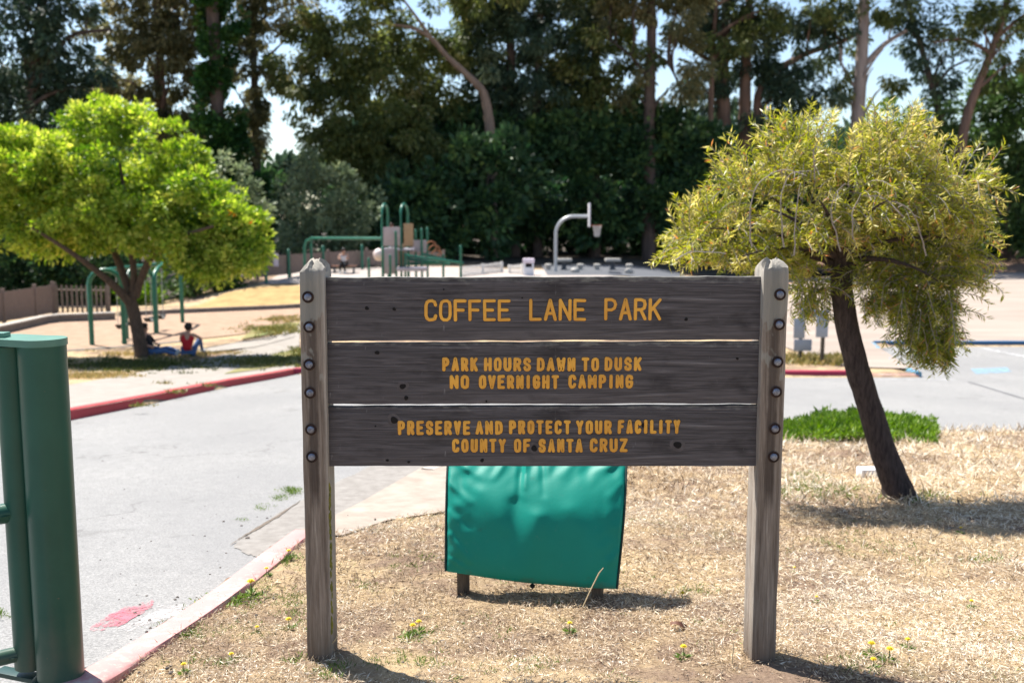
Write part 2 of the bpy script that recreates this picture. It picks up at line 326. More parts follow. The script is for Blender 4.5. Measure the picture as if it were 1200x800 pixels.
M = dict(
    board=wood_board(), post=wood_post(), ground=ground_mat(), asphalt=asphalt(),
    knot=simple('dark_knot', (0.012, 0.009, 0.008), (0.005, 0.004, 0.004), 40, 0.9),
    knotring=simple('knot_ring', (0.11, 0.095, 0.095), (0.06, 0.05, 0.05), 40, 0.8),
    letter=letter_paint(),
    routed=simple('dark_routed_edge', (0.05, 0.025, 0.012), (0.02, 0.012, 0.010), 60, 0.9),
    bolt=simple('galvanised_bolt', (0.27, 0.29, 0.35), (0.10, 0.10, 0.13), 90, 0.5, 0.6),
    rust=simple('rusty_recess', (0.045, 0.022, 0.015), (0.015, 0.009, 0.008), 60, 0.9),
    moss=simple('yellow_moss', (0.26, 0.24, 0.03), (0.10, 0.10, 0.025), 60, 0.95, bmp=0.8),
    cover=None, piping=simple('dark_piping', (0.012, 0.035, 0.03), (0.006, 0.02, 0.018), 30, 0.7),
    oldwood=simple('old_leg_wood', (0.16, 0.12, 0.085), (0.06, 0.045, 0.032), 20, 0.9, stretch=(3, 3, 0.5), bmp=0.5),
    green=None, collar=simple('dark_green_ring', (0.012, 0.05, 0.042), (0.007, 0.03, 0.026), 20, 0.4),
    playgreen=simple('green_play_steel', (0.022, 0.15, 0.095), (0.014, 0.11, 0.07), 4, 0.35),
    concrete=simple('pale_concrete', (0.30, 0.272, 0.242), (0.235, 0.21, 0.185), 3, 0.9, bmp=0.3, spec=0.2),
    concrete2=simple('apron_concrete', (0.345, 0.295, 0.25), (0.24, 0.195, 0.16), 5, 0.9, bmp=0.4, spec=0.2),
    wallconc=simple('grey_retaining_block', (0.21, 0.18, 0.16), (0.13, 0.11, 0.10), 6, 0.9, bmp=0.4),
    walltop=simple('pale_wall_cap', (0.42, 0.39, 0.35), (0.32, 0.29, 0.26), 6, 0.9),
    sand=simple('play_sand', (0.36, 0.25, 0.18), (0.27, 0.185, 0.13), 3, 0.95, bmp=0.5, spec=0.1),
    lot=simple('pale_gravel', (0.34, 0.285, 0.243), (0.255, 0.21, 0.178), 0.6, 0.95, bmp=0.3, spec=0.1, stretch=(0.3, 1.2, 1)),
    golden=simple('golden_dry_grass_ground', (0.44, 0.30, 0.135), (0.27, 0.18, 0.08), 1.6, 0.95, bmp=0.6, spec=0.1),
    mulch=simple('brown_mulch', (0.25, 0.16, 0.11), (0.14, 0.09, 0.065), 2, 0.95, bmp=0.6, spec=0.1),
    court=simple('court_asphalt', (0.10, 0.105, 0.12), (0.075, 0.08, 0.09), 4, 0.9),
    redkerb=kerb_mat('red_kerb_paint', (0.47, 0.045, 0.05), 0.66), pinkkerb=kerb_mat('faded_pink_kerb_paint', (0.53, 0.245, 0.23), 0.56, (0.47, 0.36, 0.31)),
    bluekerb=kerb_mat('blue_kerb_paint', (0.018, 0.095, 0.21), 0.70), greykerb=kerb_mat('bare_kerb', (0.5, 0.44, 0.38), 0.6, (0.52, 0.45, 0.38)),
    darkredkerb=kerb_mat('dark_red_kerb_paint', (0.36, 0.02, 0.055), 0.67), palepink=kerb_mat('worn_pink_kerb_paint', (0.6, 0.3, 0.25), 0.5, (0.58, 0.48, 0.42)),
    bluepaint=kerb_mat('pale_blue_line_paint', (0.10, 0.29, 0.44), 0.66), emblem=worn_paint('worn_blue_emblem_paint', (0.24, 0.42, 0.55), 0.50), whitepaint=worn_paint('white_line_paint', (0.62, 0.62, 0.62), 0.51),
    pinkpaint=worn_paint('pink_road_paint', (0.46, 0.115, 0.15), 0.505), palepaint=worn_paint('pale_road_paint', (0.50, 0.47, 0.46), 0.49),
    fence=simple('weathered_fence_wood', (0.25, 0.19, 0.16), (0.17, 0.125, 0.105), 8, 0.9, stretch=(3, 3, 0.6), bmp=0.3),
    picket=simple('grey_picket_wood', (0.25, 0.20, 0.165), (0.16, 0.125, 0.10), 8, 0.9, stretch=(3, 3, 0.6), bmp=0.3),
    whitefence=simple('white_fence_paint', (0.74, 0.71, 0.67), (0.6, 0.57, 0.53), 8, 0.7),
    panel=simple('grey_pink_panel', (0.42, 0.36, 0.37), (0.36, 0.31, 0.32), 4, 0.6), tan=simple('tan_panel', (0.42, 0.28, 0.15), (0.34, 0.22, 0.12), 4, 0.6),
    brownp=simple('brown_climber', (0.36, 0.15, 0.07), (0.28, 0.12, 0.06), 4, 0.5), deck=simple('lavender_deck', (0.40, 0.38, 0.42), (0.32, 0.30, 0.34), 4, 0.7),
    bubble=simple('pale_bubble_plastic', (0.74, 0.62, 0.58), (0.66, 0.55, 0.52), 4, 0.4), timber=simple('red_brown_timber', (0.30, 0.15, 0.10), (0.2, 0.10, 0.07), 6, 0.9),
    galv=simple('galvanised_pole', (0.44, 0.46, 0.48), (0.36, 0.38, 0.40), 6, 0.4, 0.4), white=simple('white_enamel', (0.74, 0.73, 0.75), (0.64, 0.63, 0.66), 5, 0.5),
    lav=simple('lavender_plastic', (0.70, 0.62, 0.70), (0.62, 0.54, 0.62), 5, 0.5), black=simple('dark_rubber', (0.015, 0.015, 0.016), (0.01, 0.01, 0.01), 8, 0.7),
    net=simple('white_net_cord', (0.6, 0.58, 0.56), (0.5, 0.48, 0.46), 30, 0.9), rim=simple('orange_rim', (0.5, 0.16, 0.08), (0.4, 0.12, 0.06), 9, 0.5),
    stone=simple('pale_stone', (0.42, 0.40, 0.37), (0.28, 0.27, 0.25), 5, 0.9, bmp=0.6), signback=simple('grey_sign_back', (0.30, 0.34, 0.40), (0.25, 0.29, 0.35), 5, 0.5, 0.3),
    signwood=simple('brown_sign_post', (0.10, 0.085, 0.06), (0.06, 0.05, 0.04), 12, 0.9),
    skin=simple('skin', (0.45, 0.25, 0.17), (0.38, 0.20, 0.13), 9, 0.5), hair=simple('dark_hair', (0.015, 0.011, 0.009), (0.008, 0.006, 0.005), 60, 0.6),
    red=simple('red_cotton', (0.52, 0.02, 0.025), (0.40, 0.012, 0.018), 12, 0.9), jeans=simple('blue_denim', (0.07, 0.14, 0.30), (0.05, 0.10, 0.22), 20, 0.9),
    blackcloth=simple('black_cotton', (0.014, 0.014, 0.018), (0.009, 0.009, 0.011), 20, 0.9), whitecloth=simple('white_cotton', (0.72, 0.69, 0.68), (0.6, 0.57, 0.56), 12, 0.9),
    pinkcloth=simple('pink_cotton', (0.62, 0.30, 0.30), (0.5, 0.24, 0.24), 12, 0.9), shoe=simple('pale_shoe', (0.5, 0.5, 0.5), (0.4, 0.4, 0.4), 12, 0.8),
    bark=simple('brown_bark', (0.13, 0.088, 0.062), (0.055, 0.038, 0.028), 9, 0.95, stretch=(2.5, 2.5, 0.6), bmp=0.9, bdist=0.02),
    barkbb=simple('dark_fissured_bark', (0.105, 0.075, 0.068), (0.032, 0.023, 0.022), 20, 0.95, stretch=(2.5, 2.5, 0.5), bmp=1.0, bdist=0.02),
    barkpale=simple('pale_eucalyptus_bark', (0.36, 0.29, 0.26), (0.20, 0.155, 0.14), 1.6, 0.85, stretch=(2, 2, 0.4), bmp=0.3),
    barkmid=simple('tan_eucalyptus_bark', (0.27, 0.19, 0.145), (0.15, 0.105, 0.08), 1.6, 0.85, stretch=(2, 2, 0.4), bmp=0.3),
    barkdark=simple('dark_eucalyptus_bark', (0.12, 0.085, 0.07), (0.055, 0.04, 0.035), 2, 0.9, stretch=(2, 2, 0.4), bmp=0.4),
    barkbrown=simple('brown_shaggy_bark', (0.22, 0.135, 0.10), (0.10, 0.062, 0.047), 2, 0.9, stretch=(2, 2, 0.3), bmp=0.5),
    deadtwig=simple('grey_dead_twig', (0.36, 0.32, 0.29), (0.22, 0.19, 0.17), 20, 0.9),
    flower=simple('yellow_petals', (0.80, 0.60, 0.02), (0.70, 0.46, 0.01), 60, 0.6), deadleaf=simple('brown_dead_leaf', (0.16, 0.065, 0.032), (0.08, 0.03, 0.018), 40, 0.7),
)
def green_paint():
    m, nt, bs = new_mat('green_gate_paint'); v = coords(nt)
    n = noise_n(nt, v, 2.5, 5, 0.7); f = noise_n(nt, v, 60, 4, 0.8)
    c = ramp(nt, n, [(0.3, (0.012, 0.064, 0.044)), (0.7, (0.021, 0.090, 0.060))])
    c = mixc(nt, ramp(nt, f, [(0.70, (0, 0, 0)), (0.78, (0.35, 0.35, 0.35))]), c, (0.14, 0.22, 0.18))
    sc = noise_n(nt, coords(nt, (20, 20, 3)), 1.2, 5, 0.75)
    c = mixc(nt, ramp(nt, sc, [(0.63, (0, 0, 0)), (0.72, (0.25, 0.25, 0.25))]), c, (0.05, 0.08, 0.06))
    chip = noise_n(nt, v, 34, 5, 0.8)
    c = mixc(nt, ramp(nt, chip, [(0.685, (0, 0, 0)), (0.70, (0.8, 0.8, 0.8))]), c, (0.16, 0.10, 0.065))
    sp = nd(nt, 'ShaderNodeSeparateXYZ'); nt.links.new(v, sp.inputs[0])
    dst = ramp(nt, math_n(nt, 'ADD', sp.outputs[2], math_n(nt, 'MULTIPLY', noise_n(nt, v, 7, 4, 0.7), 0.4)), [(0.22, (0.5, 0.5, 0.5)), (0.48, (0, 0, 0))])
    c = mixc(nt, dst, c, (0.09, 0.105, 0.075))
    nt.links.new(c, bs.inputs['Base Color'])
    nt.links.new(ramp(nt, n, [(0.3, (0.30, 0.30, 0.30)), (0.7, (0.46, 0.46, 0.46))]), bs.inputs['Roughness'])
    bs.inputs['Specular IOR Level'].default_value = 0.3; bump(nt, bs, noise_n(nt, v, 24, 3), 0.06, 0.004); return m
M['green'] = green_paint()
def cover_mat():
    m, nt, bs = new_mat('teal_vinyl_cover'); v = coords(nt)
    n = noise_n(nt, v, 3, 4, 0.6)
    c = ramp(nt, n, [(0.3, (0.002, 0.22, 0.168)), (0.7, (0.003, 0.255, 0.198))])
    st = noise_n(nt, coords(nt, (1.5, 1, 3)), 2.1, 5, 0.7)
    c = mixc(nt, ramp(nt, st, [(0.62, (0, 0, 0)), (0.70, (0.4, 0.4, 0.4))]), c, (0.03, 0.10, 0.07))
    sp = nd(nt, 'ShaderNodeSeparateXYZ'); nt.links.new(v, sp.inputs[0])
    dn = ramp(nt, math_n(nt, 'ADD', sp.outputs[2], math_n(nt, 'MULTIPLY', noise_n(nt, coords(nt, (6, 3, 9)), 1.3, 5, 0.7), 0.16)), [(0.13, (0.7, 0.7, 0.7)), (0.20, (0, 0, 0))])
    c = mixc(nt, dn, c, (0.10, 0.085, 0.045))
    du = noise_n(nt, coords(nt, (25, 25, 25)), 1.4, 5, 0.8)
    c = mixc(nt, ramp(nt, du, [(0.60, (0, 0, 0)), (0.80, (0.35, 0.35, 0.35))]), c, (0.13, 0.24, 0.20))
    nt.links.new(c, bs.inputs['Base Color']); bs.inputs['Roughness'].default_value = 0.5; bs.inputs['Specular IOR Level'].default_value = 0.25
    h = noise_n(nt, coords(nt, (1, 1, 1)), 60, 3, 0.5, 0.3)
    bump(nt, bs, h, 0.08, 0.004)
    t = nd(nt, 'ShaderNodeBsdfTranslucent'); nt.links.new(c, t.inputs[0]); mx = nd(nt, 'ShaderNodeMixShader'); mx.inputs[0].default_value = 0.12
    nt.links.new(bs.outputs[0], mx.inputs[1]); nt.links.new(t.outputs[0], mx.inputs[2]); nt.links.new(mx.outputs[0], nt.nodes['Material Output'].inputs[0])
    return m
M['cover'] = cover_mat()
L_LIME = leaf_mat('lime_leaves', [(0.0, (0.03, 0.08, 0.012)), (0.3, (0.14, 0.245, 0.035)), (0.6, (0.34, 0.445, 0.07)), (0.96, (0.66, 0.68, 0.17)), (1.0, (0.55, 0.2, 0.06))], 0.5)
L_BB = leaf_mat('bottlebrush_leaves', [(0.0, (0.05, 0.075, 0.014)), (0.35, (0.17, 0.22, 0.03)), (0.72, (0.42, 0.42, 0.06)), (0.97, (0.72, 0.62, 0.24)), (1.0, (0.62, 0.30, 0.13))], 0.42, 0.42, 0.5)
L_OLIVE = leaf_mat('olive_eucalyptus_leaves', [(0.0, (0.040, 0.062, 0.022)), (0.5, (0.135, 0.168, 0.055)), (0.85, (0.26, 0.275, 0.095)), (1.0, (0.38, 0.33, 0.15))], 0.5)
L_BROWN = leaf_mat('brown_olive_eucalyptus_leaves', [(0.0, (0.055, 0.066, 0.034)), (0.5, (0.185, 0.180, 0.085)), (1.0, (0.42, 0.36, 0.19))], 0.5)
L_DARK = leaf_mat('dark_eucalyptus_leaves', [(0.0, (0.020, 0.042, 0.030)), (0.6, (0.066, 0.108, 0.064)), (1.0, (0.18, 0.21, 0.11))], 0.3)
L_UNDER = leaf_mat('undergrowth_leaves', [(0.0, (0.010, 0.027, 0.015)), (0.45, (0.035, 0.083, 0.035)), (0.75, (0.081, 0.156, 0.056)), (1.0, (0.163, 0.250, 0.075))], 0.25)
L_GREYG = leaf_mat('grey_green_leaves', [(0.0, (0.081, 0.115, 0.065)), (0.6, (0.216, 0.270, 0.149)), (1.0, (0.405, 0.446, 0.257))], 0.3)
L_MID = leaf_mat('mid_green_leaves', [(0.0, (0.026, 0.058, 0.018)), (0.6, (0.078, 0.137, 0.042)), (1.0, (0.169, 0.247, 0.065))], 0.3)
L_IVY = leaf_mat('ivy_leaves', [(0.0, (0.013, 0.042, 0.010)), (0.7, (0.036, 0.098, 0.023)), (1.0, (0.130, 0.260, 0.052))], 0.3)
L_JUN = leaf_mat('ground_cover_leaves', [(0.0, (0.05, 0.10, 0.015)), (0.6, (0.13, 0.23, 0.03)), (1.0, (0.26, 0.34, 0.07))], 0.35)
L_STRAW = leaf_mat('straw_litter', [(0.0, (0.07, 0.045, 0.030)), (0.22, (0.22, 0.15, 0.095)), (0.5, (0.48, 0.365, 0.24)), (0.8, (0.70, 0.585, 0.43)), (1.0, (0.84, 0.77, 0.65))], 0.2, 0.7)
L_VERGE = leaf_mat('verge_grass_blades', [(0.0, (0.045, 0.06, 0.016)), (0.45, (0.13, 0.145, 0.035)), (0.75, (0.30, 0.24, 0.09)), (1.0, (0.46, 0.34, 0.16))], 0.3)
L_WEED = leaf_mat('weed_leaves', [(0.0, (0.06, 0.10, 0.02)), (0.6, (0.14, 0.22, 0.045)), (1.0, (0.27, 0.33, 0.10))], 0.3)

# ------------------------------------------------------------------ ground plan (outlines found on the terrain)
near_kerb = [(-3.2, -7.0), (-2.35, 0.0), (-1.95, 2.2)] + [hxy(*p) for p in ((92, 789), (170, 743), (240, 698), (296, 655), (338, 625))]
drop_kerb = [near_kerb[-1]] + [hxy(*p) for p in ((375, 611), (425, 586), (490, 549))]
lawn_far = [drop_kerb[-1]] + [hxy(*p) for p in ((560, 524), (640, 512), (760, 507), (925, 508), (1095, 505), (1220, 504))] + [(16.0, 11.4), (26.0, 11.6)]
far_kerb = [(-17, -7), (-15.0, 3.0), hxy(-160, 556)] + [hxy(*p) for p in ((-40, 515), (80, 484), (140, 473), (200, 461), (270, 447), (345, 434))] 
mid_kerb = [far_kerb[-1]] + [hxy(*p) for p in ((470, 430), (640, 432), (800, 436), (925, 437), (995, 437))]
pink_kerb = [mid_kerb[-1], hxy(1080, 437)]
blue_corner = hxy(1081, 437); blue_top = hxy(1026, 402)
blue_kerb = [blue_top, hxy(1110, 402), hxy(1220, 402), (26.0, hxy(1200, 402)[1])]
road_poly = near_kerb + drop_kerb[1:] + lawn_far[1:] + [(26.0, blue_kerb[-1][1])] + list(reversed(blue_kerb[:-1])) + [blue_corner] + list(reversed(mid_kerb)) + list(reversed(far_kerb[:-1]))

apron_poly = [drop_kerb[0]] + drop_kerb[1:] + [lawn_far[1], lawn_far[2]] + [hxy(*p) for p in ((655, 516), (600, 548), (560, 580), (520, 598), (455, 608), (400, 626))]
def pip(poly, x, y):
    x = np.asarray(x); y = np.asarray(y); ins = np.zeros(x.shape, bool); n = len(poly)
    for i in range(n):
        x1, y1 = poly[i]; x2, y2 = poly[(i + 1) % n]
        if y1 == y2: continue
        c = ((y1 > y) != (y2 > y)) & (x < (x2 - x1) * (y - y1) / (y2 - y1) + x1)
        ins ^= c
    return ins

def bumps(x, y):
    p = Vector((x, y, 0)); f = min(1, max(0.35, (x + 2.2) / 2.0)) if y < 5 else 1
    return 0.022 * mnoise.noise(p * 1.7) + 0.015 * mnoise.noise(p * 4.5) + 0.011 * mnoise.noise(p * 9.7) + 0.006 * mnoise.noise(p * 19)

def build_ground():
    xs = np.concatenate([np.arange(-600, -60, 30), np.arange(-60, -12, 1.0), np.arange(-12, -6, 0.4), np.arange(-6, -2.6, 0.12), np.arange(-2.6, 3.0, 0.045), np.arange(3.0, 9, 0.12), np.arange(9, 30, 0.6), np.arange(30, 60, 2.0), np.arange(60, 601, 30)])
    ys = np.concatenate([np.arange(-40, -8, 4), np.arange(-8, 2.5, 0.5), np.arange(2.5, 5.5, 0.045), np.arange(5.5, 12.5, 0.12), np.arange(12.5, 60, 0.5), np.arange(60, 120, 2.0), np.arange(120, 901, 30)])
    X, Y = np.meshgrid(xs, ys); Z = terrain(X, Y)
    ins = pip(road_poly, X, Y)
    b = np.zeros_like(X)
    near = (X > -6) & (X < 9) & (Y > 2.5) & (Y < 12.5) & ~ins
    idx = np.argwhere(near)
    for i, j in idx:
        p = Vector((X[i, j], Y[i, j], 0))
        b[i, j] = bumps(X[i, j], Y[i, j])
    b[pip(apron_poly, X, Y)] = -0.035
    Z = Z + b; Z[ins] -= 0.28
    ny, nx = X.shape
    me = bpy.data.meshes.new('ground')
    co = np.stack([X.ravel(), Y.ravel(), Z.ravel()], 1)
    i = np.arange(ny * nx).reshape(ny, nx)
    fs = np.stack([i[:-1, :-1].ravel(), i[:-1, 1:].ravel(), i[1:, 1:].ravel(), i[1:, :-1].ravel()], 1)
    quads(me, co, fs); me.materials.append(M['ground'])
    me.polygons.foreach_set('use_smooth', np.ones(len(fs), bool))
    o = link('ground', me); o['kind'] = 'structure'
def quads(me, co, fs):
    me.vertices.add(len(co)); me.vertices.foreach_set('co', np.ascontiguousarray(co, np.float32).ravel())
    k = fs.shape[1]
    me.loops.add(len(fs) * k); me.loops.foreach_set('vertex_index', np.ascontiguousarray(fs, np.int32).ravel())
    me.polygons.add(len(fs)); me.polygons.foreach_set('loop_start', np.arange(0, len(fs) * k, k, dtype=np.int32))
    me.update(calc_edges=True); me.validate()

def drape(name, poly, mat, off=0.006, step=0.5, skirt=0.0):
    bm = bmesh.new(); vs = [bm.verts.new((x, y, 0)) for x, y in poly]; f = bm.faces.new(vs)
    bmesh.ops.triangulate(bm, faces=[f])
    x0 = min(p[0] for p in poly); x1 = max(p[0] for p in poly); y0 = min(p[1] for p in poly); y1 = max(p[1] for p in poly)
    for ax, a, b in ((0, x0, x1), (1, y0, y1)):
        k = a + step
        while k < b:
            co = (k, 0, 0) if ax == 0 else (0, k, 0); no = (1, 0, 0) if ax == 0 else (0, 1, 0)
            bmesh.ops.bisect_plane(bm, geom=bm.verts[:] + bm.edges[:] + bm.faces[:], plane_co=co, plane_no=no, dist=1e-5); k += step
    co = np.array([v.co for v in bm.verts]); z = terrain(co[:, 0], co[:, 1]) + off
    for v, h in zip(bm.verts, z): v.co.z = h
    bmesh.ops.recalc_face_normals(bm, faces=bm.faces)
    if sum(f.normal.z for f in bm.faces) < 0: bmesh.ops.reverse_faces(bm, faces=bm.faces)
    me = bpy.data.meshes.new(name); bm.to_mesh(me); bm.free(); me.materials.append(mat)
    me.polygons.foreach_set('use_smooth', [True] * len(me.polygons))
    o = link(name, me); o['kind'] = 'structure'; return o

def resample(pl, step):
    out = [Vector((*pl[0], 0))]
    for a, b in zip(pl[:-1], pl[1:]):
        a = Vector((*a, 0)); b = Vector((*b, 0)); n = max(1, int((b - a).length / step))
        for i in range(1, n + 1): out.append(a.lerp(b, i / n))
    return out
def smooth_line(pts, it=2):
    for _ in range(it):
        q = [pts[0]] + [(pts[i - 1] + pts[i] * 2 + pts[i + 1]) / 4 for i in range(1, len(pts) - 1)] + [pts[-1]]; pts = q
    return pts
def kerb(name, pl, mat, top=0.02, bottom=-0.2, width=0.15, side=1, step=0.3, rough=0.006):
    """swept kerb with a rounded road-side arris; the body lies on the side away from the road"""
    pts = smooth_line(resample(pl, step), 4); mb = MB(); n = len(pts)
    prof = [(0.0, bottom), (0.012, top - 0.03), (0.022, top - 0.012), (0.04, top), (width - 0.01, top), (width, top - 0.012), (width, bottom)]
    vs = []; k = len(prof)
    for i, p in enumerate(pts):
        t = (pts[min(i + 1, n - 1)] - pts[max(i - 1, 0)]).normalized(); nr = Vector((t.y, -t.x, 0)) * side
        z = gz(p.x, p.y)
        for j, (w, h) in enumerate(prof):
            r = mnoise.noise(Vector((p.x * 3 + j * 7, p.y * 3, j))) * rough
            q = p + nr * (w + r); vs.append((q.x, q.y, z + h + r * 0.7))
    fs = [(i * k + j, i * k + j + 1, (i + 1) * k + j + 1, (i + 1) * k + j) for i in range(n - 1) for j in range(k - 1)]
    fs += [tuple(range(k)), tuple(reversed(range((n - 1) * k, n * k)))]
    mb.add(vs, fs); return struct(name, mb, mat)

build_ground()
drape('road', road_poly, M['asphalt'], -0.10, 0.6)
def ragged_line(pxs, amp):
    rr = random.Random(8); out = []
    for a, b in zip(pxs[:-1], pxs[1:]):
        for k in range(7): t = k / 7; out.append(hxy(a[0] + (b[0] - a[0]) * t + rr.uniform(-amp, amp) * 1.4, a[1] + (b[1] - a[1]) * t + rr.uniform(-amp, amp) * .6))
    return out + [hxy(*pxs[-1])]
kerb('kerb', near_kerb, M['pinkkerb'], 0.025, side=1, width=0.17, step=0.12, rough=0.012)
kerb('kerb', drop_kerb, kerb_mat('dropped_kerb_pink_paint', (0.52, 0.18, 0.18), 0.60, (0.40, 0.31, 0.27)), -0.065, side=1, width=0.12, step=0.15, rough=0.008)
kerb('kerb', lawn_far, M['greykerb'], 0.01, side=1)
kerb('kerb', far_kerb, M['redkerb'], 0.05, side=-1, width=0.16)
kerb('kerb', mid_kerb, M['darkredkerb'], 0.05, side=-1, width=0.16)
kerb('kerb', pink_kerb, M['palepink'], -0.03, side=-1, width=0.16)
kerb('kerb', [blue_corner, blue_top], M['bluepaint'], 0.03, side=-1, width=0.16)
kerb('kerb', blue_kerb, M['bluekerb'], 0.06, side=-1, width=0.18)

# concrete apron behind the dropped kerb, its edge on the lawn ragged with dirt
drape('pavement', apron_poly, M['concrete2'], -0.004, 0.25)

drape('gutter', ragged_line([(322, 636), (302, 634), (284, 628), (272, 621), (300, 601.5), (352, 572), (440, 532), (540, 505)], 1.6) + [drop_kerb[i] for i in (3, 2, 1, 0)], simple('gravelly_gutter', (0.262, 0.245, 0.226), (0.185, 0.170, 0.155), 11, 0.95, bmp=0.5, spec=0.1), -0.096, 0.3)
drape('sidewalk', far_kerb[1:] + [hxy(*p) for p in ((350, 420),)] + [hxy(*p) for p in ((352, 378), (320, 398), (290, 409), (205, 428), (140, 442), (60, 456), (-60, 478), (-200, 512))] + [(-18.5, 3.0)], M['concrete'], 0.03, 0.8)
drape('verge', [hxy(*p) for p in ((262, 440), (348, 426), (352, 409), (320, 417), (285, 430))], simple('verge_grass_ground', (0.16, 0.17, 0.05), (0.26, 0.2, 0.09), 3, 0.95), 0.045, 0.6)
drape('path', [hxy(*p) for p in ((225, 415.5), (300, 408), (345, 396), (345, 390), (310, 402), (225, 411.5))], M['concrete'], 0.045, 0.8)
drape('sand_pit', [hxy(*p) for p in ((-40, 420), (75, 411), (160, 405), (215, 399.5), (285, 392), (352, 374), (352, 361), (260, 364), (200, 367), (128, 372), (63, 374), (-40, 398))], M['sand'], 0.03, 0.8)
kerb('kerb', [hxy(*p) for p in ((-40, 421), (75, 412), (160, 406), (215, 400.5))], M['concrete'], 0.035, -0.05, 0.15, side=-1)
drape('grass', [hxy(*p) for p in ((282, 399), (345, 387), (352, 378), (300, 384))], simple('green_verge_ground', (0.13, 0.16, 0.045), (0.24, 0.19, 0.08), 2, 0.95), 0.045, 0.8)
drape('dry_slope', [hxy(*p) for p in ((205, 363), (260, 361), (352, 357), (420, 352), (420, 332), (352, 335.5), (300, 337), (262, 345))], M['golden'], 0.03, 0.6)
drape('parking_lot', [hxy(*p) for p in ((1000, 431), (1074, 433), (1022, 401))] + [(26.0, blue_kerb[-1][1] + 0.2), (60, blue_kerb[-1][1] + 0.2), (60, 68), hxy(1300, 320), hxy(1150, 320), hxy(1000, 322), hxy(900, 335), hxy(900, 400), hxy(955, 420)], M['lot'], 0.03, 1.5)
drape('mulch_bed', [hxy(1080, 319.5), hxy(1300, 319.5), (62, 70), (62, 90), (14, 90), hxy(1000, 321)], M['mulch'], 0.05, 2.0)
drape('woodland_floor', [(-70, 44), (-19, 44), (-15, 50), (-9, 58.5), (3, 58.5), (3, 63), (13, 63), (16, 72), (60, 91), (60, 140), (-90, 140)], simple('dark_leaf_mould', (0.06, 0.045, 0.03), (0.03, 0.022, 0.016), 2, 0.95), 0.03, 2.0)
drape('play_surface', [hxy(302, 334), hxy(345, 333), (-6.0, 44.5), (3.0, 44.5), (6, 48), (2, 56), (-7, 57), hxy(330, 322)], simple('play_surfacing', (0.38, 0.33, 0.30), (0.30, 0.26, 0.235), 1.5, 0.95), 0.05, 0.7)
drape('court', [(1.8, 50.5), (9.5, 50.5), (10.5, 62), (1.8, 62)], M['court'], 0.06, 1.0)
# stall lines in the lot and the paint on the road beside the kerb
def strip(name, a, b, w, mat, off=-0.096):
    a = Vector((*a, 0)); b = Vector((*b, 0)); n = (b - a).normalized(); s = Vector((-n.y, n.x, 0)) * w / 2
    return drape(name, [tuple((a + s)[:2]), tuple((b + s)[:2]), tuple((b - s)[:2]), tuple((a - s)[:2])], mat, off, 0.5)
for p, q in (((1150, 404), (1260, 423)), ((1010, 439), (1120, 439.5))):
    strip('parking_line', hxy(*p), hxy(*q), 0.12, M['whitepaint'])
drape('parking_emblem', [hxy(*p) for p in ((1138, 428), (1180, 426), (1186, 431), (1144, 434))], M['emblem'], -0.092, 0.5)
strip('road_seam', hxy(1135, 442), hxy(1290, 486), 0.06, simple('seam_tar', (0.11, 0.11, 0.115), (0.07, 0.07, 0.075), 9, 0.8))
def ragged(pxs, amp, seed):
    rr = random.Random(seed); out = []
    n = len(pxs)
    for i in range(n):
        a = pxs[i]; b = pxs[(i + 1) % n]
        for k in range(6):
            t = k / 6; out.append(hxy(a[0] + (b[0] - a[0]) * t + rr.uniform(-amp, amp), a[1] + (b[1] - a[1]) * t + rr.uniform(-amp, amp) * 0.6))
    return out
drape('painted_mark', ragged([(104, 711), (140, 690), (178, 681), (176, 690), (146, 705), (110, 716)], 2.5, 3), M['pinkpaint'], -0.0965, 0.3)
drape('painted_mark', ragged([(140, 712), (176, 696), (182, 686), (235, 684), (238, 690), (190, 702), (150, 716)], 3, 4), M['palepaint'], -0.0975, 0.3)
drape('road_seam', ragged([(268, 622), (282, 612.5), (300, 602), (325, 588.5), (352, 572), (351, 573.2), (326, 590), (303, 603), (282, 613.8)], .7, 9), simple('seam_dirt', (0.16, 0.13, 0.10), (0.09, 0.07, 0.055), 20, 0.95), -0.092, 0.3)

# ------------------------------------------------------------------ foliage machinery
def unit(a): return a / np.maximum(np.linalg.norm(a, axis=1, keepdims=True), 1e-9)
def leaf_mesh(name, pos, axis, L, W, tone, mat, parent=None, nrm=None, rng=RNG):
    n = len(pos); off = np.array(wloc(parent)) if parent is not None else np.zeros(3)
    axis = unit(axis); r = rng.normal(size=(n, 3)) if nrm is None else nrm
    side = unit(np.cross(axis, r)); nn = np.cross(side, axis)
    L = np.broadcast_to(np.asarray(L, float), (n,))[:, None]; W = np.broadcast_to(np.asarray(W, float), (n,))[:, None]
    p = pos - off
    v = np.stack([p, p + axis * L * 0.45 + side * W * 0.5 + nn * L * 0.06, p + axis * L, p + axis * L * 0.45 - side * W * 0.5 + nn * L * 0.06], 1).reshape(-1, 3)
    fs = np.arange(n * 4).reshape(n, 4)
    me = bpy.data.meshes.new(name); quads(me, v, fs); me.materials.append(mat)
    at_ = me.attributes.new('tone', 'FLOAT', 'POINT'); at_.data.foreach_set('value', np.repeat(np.clip(tone, 0, 1), 4).astype(np.float32))
    return link(name, me, parent)
def rand_dirs(n, rng=RNG): return unit(rng.normal(size=(n, 3)))
